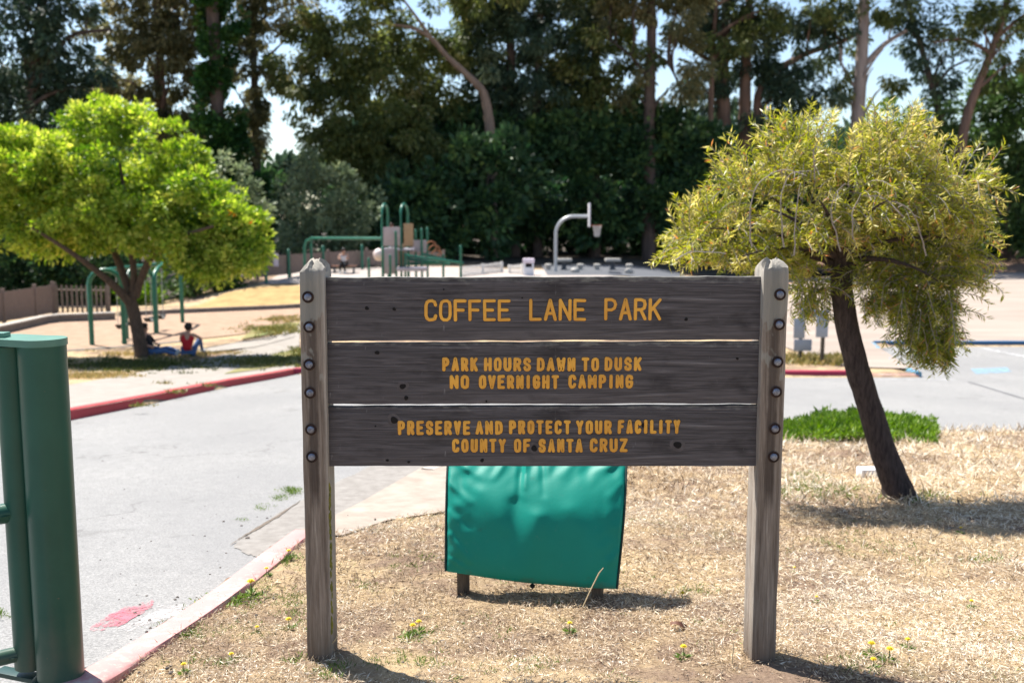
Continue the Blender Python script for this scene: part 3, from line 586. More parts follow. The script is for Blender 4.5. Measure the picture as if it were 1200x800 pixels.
def ellipsoids(specs, Y, n_per_area, clump_r, leaves, rng, depth=1.0, shell=0.5, hang=0.0):
    """specs: (px, py, rx, ry, density) at distance Y -> leaf anchor points, outward axes, clump tone"""
    P = []; A = []; T = []; s = Y / F_PX
    for sp in specs:
        px, py, rx, ry = sp[:4]; den = sp[4] if len(sp) > 4 else 1.0
        dY = sp[5] if len(sp) > 5 else 0.0
        c = np.array(at(px, py, Y + dY)); rad = np.array([rx * s, max(rx, ry) * s * depth, ry * s])
        nc = max(3, int(n_per_area * den * (rad[0] * rad[2] + rad[0] * rad[1]) / clump_r ** 2))
        d = rand_dirs(nc, rng); rr = shell + (1 - shell) * rng.random((nc, 1)) ** 0.6
        cc = c + d * rad * rr
        for k in range(nc):
            m = leaves; dd = rand_dirs(m, rng); r2 = rng.random((m, 1)) ** 0.5
            cr = clump_r * rng.uniform(0.6, 1.35) * np.array([1, 1, 0.8 + hang])
            P.append(cc[k] + dd * r2 * cr); A.append(dd * 0.8 + d[k] * 0.5)
            T.append(np.full(m, rng.normal(0.5, 0.17)) + rng.normal(0, 0.15, m))
    return np.concatenate(P), np.concatenate(A), np.concatenate(T)
def curve_pts(a, b, sag, n=6, rng=random):
    a = Vector(a); b = Vector(b); out = []; j = Vector((rng.uniform(-1, 1), rng.uniform(-1, 1), 0)) * (b - a).length * 0.05
    for i in range(n + 1):
        t = i / n; out.append(a.lerp(b, t) + Vector((0, 0, sag)) * math.sin(math.pi * t) + j * math.sin(math.pi * t * 2))
    return out

# ------------------------------------------------------------------ park sign
SY = 3.67
base_l = at(372, 766, SY); base_r = at(896, 766, SY)
sign = thing('park_sign', 'dark stained timber park sign of three planks with yellow routed lettering between two posts', 'sign', (at(635, 766, SY).x, SY, 0.0))
PW, PD = 0.093, 0.145
def make_post(xt, xb, bolts, moss):
    zt = at(xt, 319, SY - PD / 2).z
    cx = at(xb, 766, SY - PD / 2).x; ctx = at(xt, 319, SY - PD / 2).x
    p = bpy.data.objects.new('post', None)
    mb = MB(); vs = []; fs = []
    levels = [-0.25] + list(np.linspace(0, zt, 34)) + [zt + 0.012, zt + 0.030, zt + 0.040]
    scl = [1] * 35 + [0.93, 0.66, 0.34]
    ring = []
    for a in np.linspace(-1, 1, 7)[:-1]: ring.append((a, -1))
    for a in np.linspace(-1, 1, 9)[:-1]: ring.append((1, a))
    for a in np.linspace(1, -1, 7)[:-1]: ring.append((a, 1))
    for a in np.linspace(1, -1, 9)[:-1]: ring.append((-1, a))
    k = len(ring)
    for z, s in zip(levels, scl):
        t = z / zt; x0 = cx + (ctx - cx) * min(t, 1)
        for (u, w) in ring:
            cu = 0.955 if abs(u) == 1 and abs(w) == 1 else 1
            nz = mnoise.noise(Vector((u * 3 + xt, w * 3, z * 6))) * 0.0025 + mnoise.noise(Vector((u * 9, w * 9 + xt, z * 1.5))) * 0.0025
            if s < 1: nz *= 2.5
            groove = -0.004 if (abs(w) < 0.2 and abs(u) == 1) else 0
            vs.append((x0 + u * (PW / 2 * s * cu + nz + groove), SY + w * (PD / 2 * s * cu + nz), z + (nz * 3 if s < 1 else 0)))
    n = len(levels)
    for i in range(n - 1):
        for j in range(k): fs.append((i * k + j, i * k + (j + 1) % k, (i + 1) * k + (j + 1) % k, (i + 1) * k + j))
    fs.append(tuple(range((n - 1) * k, n * k)))
    bpy.data.objects.remove(p)
    mb.add(vs, fs)
    # local origin on the post's axis so its grain and bolt stain follow it
    off = Vector((cx, SY, 0))
    me = bpy.data.meshes.new('post'); sh = (ctx - cx) / zt
    me.from_pydata([(x - off.x, y - off.y, z) for x, y, z in mb.v], [], mb.f); me.materials.append(M['post'])
    me.polygons.foreach_set('use_smooth', [True] * len(me.polygons)); me.set_sharp_from_angle(angle=R(35))
    o = link('post', me, sign); o.location = off - sign.location
    for (bx, by) in bolts:
        c = at(bx, by, SY - PD / 2 - 0.001)
        b = MB(); b.lathe(c + Vector((0, -0.001, 0)), [(0.0205, -0.004), (0.0215, 0.0012), (0.018, 0.0024), (0.014, 0.0006)], 18, 0, 'Y')
        b.lathe(c + Vector((0, -0.002, 0)), [(0.0135, -0.002), (0.0135, 0.003), (0.0125, 0.0048), (0.0092, 0.0068), (0.004, 0.0078)], 16, 1, 'Y')
        part(o, 'bolt', b, [M['rust'], M['bolt']])
    if moss:
        b = MB(); rr = random.Random(2)
        for i in range(90):
            z = 0.12 + 0.58 * rr.random() ** 0.8; x = cx + (ctx - cx) * z / zt + PW / 2 - 0.0005
            b.lathe((x, SY - PD / 2 + 0.012 + rr.uniform(0, 0.02), z), [(0.001, -0.012), (0.0045, -0.005), (0.005, 0.004), (0.001, 0.013)], 6)
        part(o, 'moss', b, M['moss'])
    return o
make_post(365, 374, [(361, 348), (362.5, 383), (362.5, 427), (363.5, 460), (364.5, 503), (365.5, 535)], True)
make_post(910, 895, [(914, 345), (913, 380), (911, 424), (909.5, 459), (908, 502), (906.5, 535)], False)

STROKES = {  # unit cell 0..1 wide, 0..1 high
 'A': [[(0, 0), (.5, 1), (1, 0)], [(.2, .32), (.8, .32)]], 'C': [[(1, .78), (.9, .94), (.65, 1), (.35, 1), (.1, .92), (0, .75), (0, .25), (.1, .08), (.35, 0), (.65, 0), (.9, .06), (1, .22)]],
 'D': [[(0, 0), (0, 1), (.5, 1), (.85, .9), (1, .68), (1, .32), (.85, .1), (.5, 0), (0, 0)]], 'E': [[(1, 1), (0, 1), (0, 0), (1, 0)], [(0, .52), (.8, .52)]],
 'F': [[(1, 1), (0, 1), (0, 0)], [(0, .52), (.8, .52)]], 'G': [[(1, .78), (.88, .95), (.6, 1), (.3, 1), (.08, .9), (0, .72), (0, .26), (.1, .07), (.35, 0), (.65, 0), (.9, .07), (1, .25), (1, .46), (.6, .46)]],
 'H': [[(0, 0), (0, 1)], [(1, 0), (1, 1)], [(0, .5), (1, .5)]], 'I': [[(.5, 0), (.5, 1)]], 'K': [[(0, 0), (0, 1)], [(1, 1), (0, .4)], [(.35, .6), (1, 0)]],
 'L': [[(0, 1), (0, 0), (1, 0)]], 'M': [[(0, 0), (0, 1), (.5, .35), (1, 1), (1, 0)]], 'N': [[(0, 0), (0, 1), (1, 0), (1, 1)]],
 'O': [[(.35, 0), (.1, .08), (0, .27), (0, .73), (.1, .92), (.35, 1), (.65, 1), (.9, .92), (1, .73), (1, .27), (.9, .08), (.65, 0), (.35, 0)]],
 'P': [[(0, 0), (0, 1), (.6, 1), (.9, .92), (1, .75), (.9, .55), (.6, .47), (0, .47)]], 'R': [[(0, 0), (0, 1), (.6, 1), (.9, .92), (1, .75), (.9, .56), (.6, .48), (0, .48)], [(.55, .48), (1, 0)]],
 'S': [[(1, .78), (.88, .95), (.6, 1), (.35, 1), (.1, .93), (0, .76), (.1, .6), (.5, .5), (.9, .4), (1, .24), (.9, .07), (.65, 0), (.35, 0), (.1, .06), (0, .22)]],
 'T': [[(0, 1), (1, 1)], [(.5, 1), (.5, 0)]], 'U': [[(0, 1), (0, .25), (.1, .07), (.35, 0), (.65, 0), (.9, .07), (1, .25), (1, 1)]], 'V': [[(0, 1), (.5, 0), (1, 1)]],
 'W': [[(0, 1), (.25, 0), (.5, .75), (.75, 0), (1, 1)]], 'Y': [[(0, 1), (.5, .5), (1, 1)], [(.5, .5), (.5, 0)]], 'Z': [[(0, 1), (1, 1), (0, 0), (1, 0)]]}
BY = SY - 0.045                                   # front face of the planks, set back a little behind the post fronts
def lettering(parent, words, stroke):
    fw = stroke / 2
    for w, x0, x1, ya, yb in words:
        mb = MB()
        n = len(w); wid = [0.45 if c == 'I' else (1.2 if c in 'MW' else 1.0) for c in w]
        tl = at(x0, ya, BY); br = at(x1, yb, BY); W_ = br.x - tl.x; Hh = tl.z - br.z - stroke; gap = 0.38
        u = (W_ - stroke) / (sum(wid) + gap * (n - 1) + 0.0)
        stx = max(u * gap, stroke * 1.5); u = (W_ - stroke - stx * (n - 1)) / sum(wid)
        x = tl.x + fw
        for c, cw in zip(w, wid):
            for st in STROKES[c]:
                pts = [Vector((x + px * u * cw + random.uniform(-.0006, .0006), 0, br.z + fw + py * Hh + random.uniform(-.0006, .0006))) for px, py in st]
                if c == 'I': pts = [Vector((x + u * cw / 2, 0, p.z)) for p in pts]
                r = fw * random.uniform(0.95, 1.03)
                runs = [[pts[0]]]
                for i in range(1, len(pts)):
                    runs[-1].append(pts[i])
                    if i < len(pts) - 1 and (pts[i] - pts[i - 1]).angle(pts[i + 1] - pts[i]) > R(50): runs.append([pts[i]])
                t = MB()
                for run in runs: t.tube(run, r, 10, True, 0, True)
                mb.add([(v[0], BY - 0.0008 + v[1] * 0.34, v[2]) for v in t.v], t.f)
                t2 = MB()
                for run in runs: t2.tube(run, r * 1.20, 8, True, 0, True)
                mb.add([(v[0], BY + v[1] * 0.14, v[2]) for v in t2.v], t2.f, 1)
            x += u * cw + stx
        part(parent, 'lettering', mb, [M['letter'], M['routed']])
def make_board(corners, words_list, knots):
    (xl, yt, yb), (xr, yt2, yb2) = corners
    tl = at(xl, yt, BY); bl = at(xl, yb, BY); tr = at(xr, yt2, BY); br = at(xr, yb2, BY)
    nx, nz = 60, 8; mb = MB(); vs = []; fs = []; th = 0.04; seed = yt
    prof = [(0, i / nz) for i in range(nz + 1)]
    rows = nz + 1
    for side in (0, 1):
        for i in range(nx + 1):
            for j in range(rows):
                u, w = i / nx, j / nz
                p = bl.lerp(br, u).lerp(tl.lerp(tr, u), w)
                e = 1 if j in (0, nz) else 0
                wz = (mnoise.noise(Vector((p.x * 9, seed, j))) * 0.0022 + mnoise.noise(Vector((p.x * 30, seed, j * 3))) * 0.0012) * e
                yy = mnoise.noise(Vector((p.x * 2.2, p.z * 14, seed))) * 0.0006
                ins = 0.0025 * e
                vs.append((p.x, BY + (yy + ins if side == 0 else th - ins + yy), p.z + wz))
    o2 = (nx + 1) * rows
    for i in range(nx):
        for j in range(nz):
            a = i * rows + j
            fs.append((a, a + rows, a + rows + 1, a + 1)); b = a + o2; fs.append((b, b + 1, b + rows + 1, b + rows))
        a = i * rows; fs.append((a, a + o2, a + o2 + rows, a + rows)); a = i * rows + nz; fs.append((a, a + rows, a + rows + o2, a + o2))
    for i in (0, nx):
        for j in range(nz):
            a = i * rows + j; fs.append((a, a + 1, a + 1 + o2, a + o2))
    mb.add(vs, fs)
    for kx, ky, r in knots:
        c = at(kx, ky, BY); r *= 0.0031
        for rr_, yy, mi in ((1.9, 0.0012, 2), (1.0, 0.0020, 1)):
            if rr_ > 1 and r < 0.010: continue
            ring = []; 
            for k in range(14):
                a = 2 * math.pi * k / 14; q = r * rr_ * (1 + 0.10 * math.sin(a * 2 + kx) + 0.07 * math.sin(a * 3 + ky))
                ring.append((c.x + q * 1.06 * math.cos(a), BY - yy, c.z + q * math.sin(a)))
            ring2 = [(x, BY + 0.004, z) for x, _, z in ring]
            mb.add(ring + ring2, [tuple(range(14))] + [(k, (k + 1) % 14, 14 + (k + 1) % 14, 14 + k) for k in range(14)], mi)
    off = Vector((bl.x, BY, min(bl.z, br.z)))
    me = bpy.data.meshes.new('board'); me.from_pydata([(x - off.x, y - off.y, z - off.z) for x, y, z in mb.v], [], mb.f)
    for m in (M['board'], M['knot'], M['knotring']): me.materials.append(m)
    me.polygons.foreach_set('material_index', mb.m)
    bm = bmesh.new(); bm.from_mesh(me); bmesh.ops.recalc_face_normals(bm, faces=bm.faces); bm.to_mesh(me); bm.free()
    me.polygons.foreach_set('use_smooth', [True] * len(me.polygons)); me.set_sharp_from_angle(angle=R(40))
    o = link('board', me, sign); o.location = off - sign.location
    for words, st in words_list: lettering(o, words, st)
T1 = [('COFFEE', 497, 598.5, 350.5, 376.5), ('LANE', 620, 687, 350, 376), ('PARK', 708, 775, 349, 375.5)]
T2 = [('PARK', 518, 560, 418.5, 435), ('HOURS', 567, 622.5, 418.5, 435), ('DAWN', 629, 674.5, 418.5, 435), ('TO', 681.5, 702, 418.5, 435), ('DUSK', 708.5, 752, 418, 434.5)]
T3 = [('NO', 527, 550, 439, 455.5), ('OVERNIGHT', 561, 655, 439, 455.5), ('CAMPING', 666, 742, 438.5, 455)]
T4 = [('PRESERVE', 466, 551.5, 492.5, 509.5), ('AND', 557, 589.5, 492.5, 509), ('PROTECT', 596.5, 669, 492, 508.5), ('YOUR', 675, 717, 492, 508.5), ('FACILITY', 724, 797, 491.5, 508)]
T5 = [('COUNTY', 529.5, 593, 513.5, 530), ('OF', 602, 622, 513.5, 530), ('SANTA', 631, 683, 513.5, 530), ('CRUZ', 691, 735.5, 513, 529.5)]
make_board(((375, 325.5, 399.5), (899, 324, 398)), [(T1, 0.0124)], [(430, 361, 2.2), (462, 362, 2), (520, 339, 1), (804, 374, 2), (612, 349, 1)])
make_board(((377, 402.5, 473.5), (897, 401, 472.5)), [(T2, 0.0128), (T3, 0.0128)], [(472, 452.5, 3.4), (476, 466, 2.5), (442, 413, 2.5), (864, 420, 1.6), (570, 470, 1.2)])
make_board(((379, 477, 546), (895, 475.5, 546)), [(T4, 0.0128), (T5, 0.0128)], [(462, 492, 4.2), (626, 525, 3.6), (794, 521, 4.4), (454, 539, 1.6), (479, 541, 1.5), (565, 539, 2.2), (755, 498, 3.0), (440, 499, 1)])

# ------------------------------------------------------------------ green covered panel behind the sign
def make_cover():
    gl = hit(543, 696); gr = hit(700, 707)
    yl, yr = gl.y, gr.y
    t = thing('covered_panel', 'low panel under a teal green vinyl cover on two short wooden legs', 'covered sign', ((gl.x + gr.x) / 2, (yl + yr) / 2, (gl.z + gr.z) / 2))
    bl = at(523, 669, yl - 0.03); br = at(722, 690, yr - 0.05); tl = at(524, 533, yl + 0.06); tr = at(738, 535, yr + 0.06)
    nx, nz = 90, 66; mb = MB(); D = 0.15
    CR = [(0, .93, .20, .80, .016, .022), (0, .74, .13, .62, .014, .020), (.01, .52, .11, .38, .012, .02), (.02, .33, .13, .13, .013, .022), (.03, .12, .15, .03, .010, .02), (.425, 1, .41, .66, -.018, .014), (.45, 1, .44, .74, .012, .012), (.53, 1, .55, .70, -.014, .014), (.60, 1, .57, .84, .010, .015), (.33, .93, .27, .80, .012, .016), (.76, 1, .66, .84, .012, .02), (.92, 1, .78, .84, -.014, .02), (1, .93, .84, .86, .012, .02), (1, .78, .92, .70, .008, .02), (.40, .62, .37, .06, -.012, .05), (.52, .55, .50, .02, .010, .05), (.20, .70, .32, .45, .007, .05), (.70, .6, .86, .25, .006, .06), (1, .3, .90, .12, .008, .025)]
    def crease(u, w):
        h = 0
        for x0, y0, x1, y1, am, wd in CR:
            dx, dy = x1 - x0, y1 - y0; tt = max(0, min(1, ((u - x0) * dx + (w - y0) * dy) / (dx * dx + dy * dy)))
            d2 = (u - x0 - dx * tt) ** 2 + (w - y0 - dy * tt) ** 2; h += am * (1 - .75 * tt) * math.exp(-d2 / (wd * wd * (1 + tt)))
        return h
    def surf(u, w, back):
        p = bl.lerp(br, u).lerp(tl.lerp(tr, u), w)
        if not back: p.z -= 0.008 * math.sin(math.pi * u) * (1 - w) * 1.0
        p.y += 0.16 * max(0, (w - .35) / .65) ** 2.2; p.z += 0.02 * max(0, w - .5) * (4 * (u - .5) ** 2 - .3)
        eu = (math.sin(math.pi * u)) ** 0.45; ew = (math.sin(math.pi * min(1, w * 0.98 + 0.01))) ** 0.4
        bul = D / 2 * eu * ew
        wr = 0
        if not back:
            q = Vector((u * 5, w * 4, 0.3))
            edge = max(0, 1 - min(u, 1 - u) * 5); top = max(0, (w - 0.72) * 3.4)
            wr += 0.012 * mnoise.noise(q * .7) + 0.022 * max(0, 1 - u * 5.5) * mnoise.noise(Vector((u * 12 + w * 2, w * 8, 2))) + 0.010 * edge * mnoise.noise(Vector((u * 16, w * 11, 6)))
            wr += top * (0.012 * mnoise.noise(Vector((u * 15, w * 4, 4))) + 0.014 * mnoise.noise(Vector(((u - .08) * 14 + (1 - w) * 12, w * 3, 9))))
            wr -= crease(u, w) * 1.5
            bul = bul * (1 - 0.25 * w) + 0.026
            wr *= min(1, eu * 1.6 + .1) * min(1, ew * 1.6 + .1)
        p = p + Vector((0, (bul + 0.04 if back else -bul + wr) + D * 0.2, 0)); return p
    vs = []; fs = []
    for b in (0, 1):
        for i in range(nx + 1):
            for j in range(nz + 1): vs.append(surf(i / nx, j / nz, b))
    r = nz + 1; o2 = (nx + 1) * r
    for i in range(nx):
        for j in range(nz):
            a = i * r + j; fs.append((a, a + r, a + r + 1, a + 1)); a += o2; fs.append((a, a + 1, a + r + 1, a + r))
        a = i * r + nz; fs.append((a, a + r, a + r + o2, a + o2)); a = i * r; fs.append((a, a + o2, a + o2 + r, a + r))
    for i in (0, nx):
        for j in range(nz): a = i * r + j; fs.append((a, a + 1, a + 1 + o2, a + o2))
    mb.add(vs, fs); part(t, 'cover', mb, M['cover'])
    for i in (0, nx):
        b = MB(); b.tube([Vector(surf(i / nx, j / nz, 0)) + Vector(((-0.004 if i == 0 else 0.004), -0.002, 0)) for j in range(nz + 1)], 0.005, 6); part(t, 'piping', b, M['piping'])
    for (px, ya, yb, wpx, g) in ((543, 660, 700, 15, gl), (700, 680, 712, 14, gr)):
        w = wpx * g.y / F_PX; zc = at(px, ya, g.y).z + 0.05
        b = MB(); b.box((g.x, g.y + 0.01, (zc + g.z - 0.12) / 2), (w, 0.05, zc - g.z + 0.12), None, 0, 0.004)
        part(t, 'leg', b, M['oldwood'])
    c = at(624, 686, (yl + yr) / 2 - 0.03); b = MB()
    b.lathe(c, [(0.003, -0.014), (0.011, -0.006), (0.012, 0.004), (0.004, 0.012)], 10); b.tube([c + Vector((0, 0, 0.008)), c + Vector((0.002, 0, 0.06))], 0.003, 6)
    part(t, 'toggle', b, M['black'])
make_cover()

# ------------------------------------------------------------------ green gate at the left edge
def make_gate():
    GY = 3.42
    b0 = at(73.5, 795, GY); t0 = at(47, 400, GY)
    X = b0.x * 0.5 + t0.x * 0.5; zt = t0.z; zb = gz(b0.x, GY) - 0.1 - 0.25
    t = thing('park_gate', 'green painted steel pipe gate folded open beside the road, at the left edge', 'gate', (X, GY, gz(X, GY)))
    Rr = 27.0 * GY / F_PX
    mb = MB(); mb.lathe((X, GY, 0), [(Rr, zb), (Rr, zt - 0.4), (Rr, zt)], 40); part(t, 'post', mb, M['green'])
    zc = b0.z
    rg = MB(); rg.lathe((X, GY, zc + 0.0), [(Rr + 0.002, -0.02), (Rr + 0.016, -0.015), (Rr + 0.016, 0.008), (Rr + 0.002, 0.014)], 40)
    sx, sy = X - 0.125, GY + 0.045
    rs = 0.058
    rg.box(((X + sx) / 2 - 0.06, (GY + sy) / 2, zc - 0.004), (0.30, 0.055, 0.018), math.atan2(sy - GY, sx - X), 0, 0.003)
    part(t, 'hinge', rg, M['collar'])
    sb = MB(); sb.lathe((sx, sy, 0), [(rs, zc + 0.03), (rs, zt - 0.02)], 28); part(t, 'stile', sb, M['green'])
    # cap plate: rounded end over the post, tapering across the stile
    cb = MB(); pr = []
    for k in range(17):
        a = R(-100) + R(200) * k / 16; pr.append((X + (Rr + 0.004) * math.cos(a), GY + (Rr + 0.004) * math.sin(a)))
    pr += [(sx - 0.02, sy + 0.085), (sx - 0.16, sy + 0.06), (sx - 0.16, sy - 0.03)]
    n = len(pr)
    cb.add([(x, y, zt - 0.012) for x, y in pr] + [(x, y, zt + 0.012) for x, y in pr], [tuple(reversed(range(n))), tuple(range(n, 2 * n))] + [(k, (k + 1) % n, n + (k + 1) % n, n + k) for k in range(n)])
    cb.box((sx - 0.03, sy - 0.02, zt + 0.02), (0.05, 0.05, 0.018), None, 0, 0.003)
    part(t, 'cap', cb, simple('pale_green_cap', (0.10, 0.23, 0.175), (0.075, 0.18, 0.135), 8, 0.4))
    d = Vector((-0.80, -0.60, 0))
    for py, r in ((421, 0.028), (612, 0.036), (776, 0.028)):
        z = at(20, py - 14, sy).z
        a = Vector((sx, sy, z)) + d * 0.03
        rb = MB(); rb.tube([a, a + d * 2.6], r, 18); rb.lathe(a + d * 0.035, [(r, -0.004), (r + 0.005, 0), (r, 0.004)], 12)
        part(t, 'rail', rb, M['green'])
    a = Vector((sx, sy, 0)) + d * 2.6
    eb = MB(); eb.lathe((a.x, a.y, 0), [(0.045, zc + 0.03), (0.045, zt - 0.02)], 20); part(t, 'stile', eb, M['green'])
make_gate()

# ------------------------------------------------------------------ bottlebrush tree on the lawn
def make_bottlebrush():
    rng = np.random.default_rng(21); rr = random.Random(21)
    b = hit(1054, 583); Y = b.y; s = Y / F_PX
    t = thing('bottlebrush_tree', 'small leaning bottlebrush tree with yellow green drooping foliage on the dry lawn', 'tree', b)
    tr = [(1056, 590, 24), (1054, 580, 19.5), (1049, 565, 17), (1037, 535, 15.5), (1020, 480, 14.5), (1004, 430, 14), (991, 375, 13), (986, 335, 12.5), (988, 300, 11)]
    mb = MB(); pts = [at(x, y, Y) for x, y, _ in tr]; rad = [r * s for _, _, r in tr]
    P2 = []; R2 = []
    for i in range(len(pts) - 1):
        for k in range(4):
            f = k / 4; P2.append(pts[i].lerp(pts[i + 1], f) + Vector((mnoise.noise(pts[i] * 3 + Vector((k, 0, 0))) * 0.006, 0, 0))); R2.append((rad[i] + (rad[i + 1] - rad[i]) * f) * (1 + 0.05 * mnoise.noise(pts[i] * 7 + Vector((k * .9, 0, 0)))))
    P2.append(pts[-1]); R2.append(rad[-1]); mb.tube(P2, R2, 14)
    fork = pts[-1]
    # limbs to crown lobes
    lobes = [(830, 268, -.25), (800, 285, .1), (880, 215, .35), (900, 245, -.55), (925, 175, .1), (960, 235, -.75), (985, 200, .5), (1010, 180, -.2), (1050, 165, .25), (1040, 235, -.7), (1095, 200, -.3), (1135, 215, .2), (1125, 280, -.2), (1100, 330, -.35), (1060, 300, .55), (905, 300, .5), (950, 285, .75), (870, 300, -.5), (1080, 260, .7)]
    ends = []
    for (x, y, dy) in lobes:
        e = at(x, y, Y + dy); ends.append(e)
        st = pts[-1].lerp(pts[-2], rr.random() * 0.7)
        mid = st.lerp(e, 0.5) + Vector((rr.uniform(-.06, .06), rr.uniform(-.06, .06), 0.14))
        c = []
        for k in range(9):
            f = k / 8; c.append(st * (1 - f) ** 2 + mid * 2 * f * (1 - f) + e * f * f)
        mb.tube(c, [0.026 * (1 - 0.85 * k / 8) for k in range(9)], 7)
    part(t, 'trunk', mb, M['barkbb'])
    # weeping shoots
    ell = [(835, 282, 58, 42), (795, 290, 28, 28), (880, 235, 62, 55), (930, 250, 75, 72), (985, 235, 80, 72), (1040, 225, 75, 62), (1090, 235, 62, 62), (1130, 232, 32, 48), (1095, 305, 52, 55), (940, 178, 42, 34), (1050, 178, 46, 32), (870, 296, 66, 28), (945, 305, 40, 24), (1020, 290, 54, 40), (1085, 350, 34, 34), (925, 160, 16, 20), (1062, 158, 18, 18), (890, 195, 24, 24), (1145, 205, 18, 14), (1128, 318, 26, 40), (1118, 355, 24, 34), (1140, 290, 18, 26), (945, 335, 26, 26), (1030, 322, 28, 30), (905, 318, 24, 16), (1085, 330, 30, 30)]
    ell = [(968 + (x - 970) * .90, 246 + (y - 240) * .92, rx * .78, ry * .84) for x, y, rx, ry in ell]
    area = sum(a * c for _, _, a, c in ell); N = 2500
    Ps = []; As = []; Ts = []; Ls = []; tw = MB()
    jobs = []
    for (x, y, rx, ry) in ell:
        n = max(6, int(N * rx * ry / area)); c = np.array(at(x, y, Y)); rad3 = np.array([rx, max(45, min(rx, ry) * 1.4), ry]) * s
        for k in range(n):
            d = rand_dirs(1, rng)[0]; p = c + d * rad3 * (0.35 + 0.65 * rng.random() ** 0.5)
            if mnoise.noise(Vector(p) * 3.0) + .4 * mnoise.noise(Vector(p) * 8) > .13: continue
            jobs.append((p, d, rng.uniform(0.12, 0.30), 0))
    for k in range(95):                                     # hanging curtain on the right, and a few long trails
        px = rng.uniform(1052, 1122); jobs.append((np.array(at(px, rng.uniform(330, 385), Y + rng.uniform(-.3, .2))), np.array([rng.normal() * .3, rng.normal() * .3, -1.0]), rng.uniform(0.2, 0.36), 1))
    for k in range(50):
        px = rng.uniform(1075, 1115); jobs.append((np.array(at(px, rng.uniform(375, 405), Y + rng.uniform(-.2, .1))), np.array([rng.normal() * .2, rng.normal() * .3, -1.0]), rng.uniform(0.14, 0.24), 1))
    for k in range(75):
        px = rng.choice([940, 952, 965, 1020, 1028, 1040, 1060]); jobs.append((np.array(at(px + rng.normal() * 8, rng.uniform(325, 350), Y + rng.uniform(-.2, .2))), np.array([rng.normal() * .3, rng.normal() * .3, -1.0]), rng.uniform(0.12, 0.24), 1))
    for (x, y, ux, uz, L, n) in ((922, 165, -.3, 1, .2, 5), (1055, 160, .8, .8, .22, 6), (1140, 212, 1, .35, .2, 5), (1140, 200, 1, .1, .2, 5), (900, 190, -.7, .8, .2, 5), (860, 205, -.8, .6, .18, 5), (1150, 275, 1, -.3, .18, 4), (960, 160, .1, 1, .16, 4), (1090, 180, .6, .8, .16, 4)):
        for k in range(n): jobs.append((np.array(at(x + rng.normal() * 6, y + rng.normal() * 5, Y + rng.uniform(-.2, .2))), np.array([ux + rng.normal() * .25, rng.normal() * .3, uz + rng.normal() * .2]), L * rng.uniform(.7, 1.2), 2))
    for p, d, L, kind in jobs:
        a = Vector(p); out = Vector((d[0], d[1], abs(d[2]) * 0.7 + 0.15)).normalized() if kind == 0 else Vector(d).normalized()
        up_ = d[2] > .35 and p[2] > 1.25 and rng.random() < .6
        if up_: out = Vector((d[0] * .6, d[1] * .5, 1.0)).normalized(); L *= 1.1
        g = .35 if up_ else 1.7 if kind == 0 else (0.3 if kind == 1 else 0.5)
        m = int(L / 0.0072); tone = rng.normal(0.26 + 0.32 * min(1, max(0, (p[2] - .75) / .75)), 0.17)      # shade of the lower crown painted into the leaf tone
        q = a.copy(); v = out.copy(); path = [q.copy()]
        for i in range(m):
            v = (v + Vector((0, 0, -g * 0.9 / m)) + Vector(rng.normal(size=3) * 0.02)).normalized(); q = q + v * (L / m); 
            if i % 6 == 5: path.append(q.copy())
            sd = Vector(rng.normal(size=3)); sd = (sd - v * sd.dot(v)).normalized()
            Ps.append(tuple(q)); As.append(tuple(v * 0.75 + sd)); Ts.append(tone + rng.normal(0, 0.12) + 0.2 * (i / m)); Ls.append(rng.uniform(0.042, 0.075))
        if len(path) > 1: tw.tube(path, 0.0026, 4, False)
    part(t, 'twig', tw, M['deadtwig'])
    Ls = np.array(Ls)
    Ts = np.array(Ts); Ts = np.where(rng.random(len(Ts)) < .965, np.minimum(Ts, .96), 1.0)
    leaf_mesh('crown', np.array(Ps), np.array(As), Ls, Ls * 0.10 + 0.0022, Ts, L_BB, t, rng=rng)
    # bare arching grey branches
    db = MB()
    for arc in ([(880, 290), (878, 240), (890, 210), (915, 196), (945, 205)], [(918, 290), (914, 235), (925, 200), (950, 200)], [(930, 300), (932, 250), (938, 215)], [(985, 295), (972, 250), (978, 225), (990, 215)], [(1000, 280), (996, 250), (1008, 225)], [(1060, 255), (1040, 232), (1010, 228)], [(1085, 300), (1078, 265), (1062, 240), (1045, 236)], [(790, 305), (815, 292), (850, 298)], [(955, 210), (953, 180), (958, 165)]):
        pp = [at(x, y, Y - 0.62 - 0.05 * i) for i, (x, y) in enumerate(arc)]
        pp = smooth_line([pp[i].lerp(pp[i + 1], k / 4) for i in range(len(pp) - 1) for k in range(4)] + [pp[-1]], 2)
        pp = [q + Vector((mnoise.noise(q * 9), mnoise.noise(q * 9 + Vector((5, 0, 0))), mnoise.noise(q * 9 + Vector((9, 3, 0))))) * .014 for q in pp]
        db.tube(pp, [0.0052 * (1 - 0.6 * i / len(pp)) for i in range(len(pp))], 6)
        for j in range(3, len(pp) - 1, 3): db.tube([pp[j], pp[j] + Vector((rr.uniform(-.05, .05), rr.uniform(-.06, .02), rr.uniform(-.09, .05)))], [.0028, .0012], 4)
    part(t, 'bare_branch', db, M['deadtwig'])
make_bottlebrush()

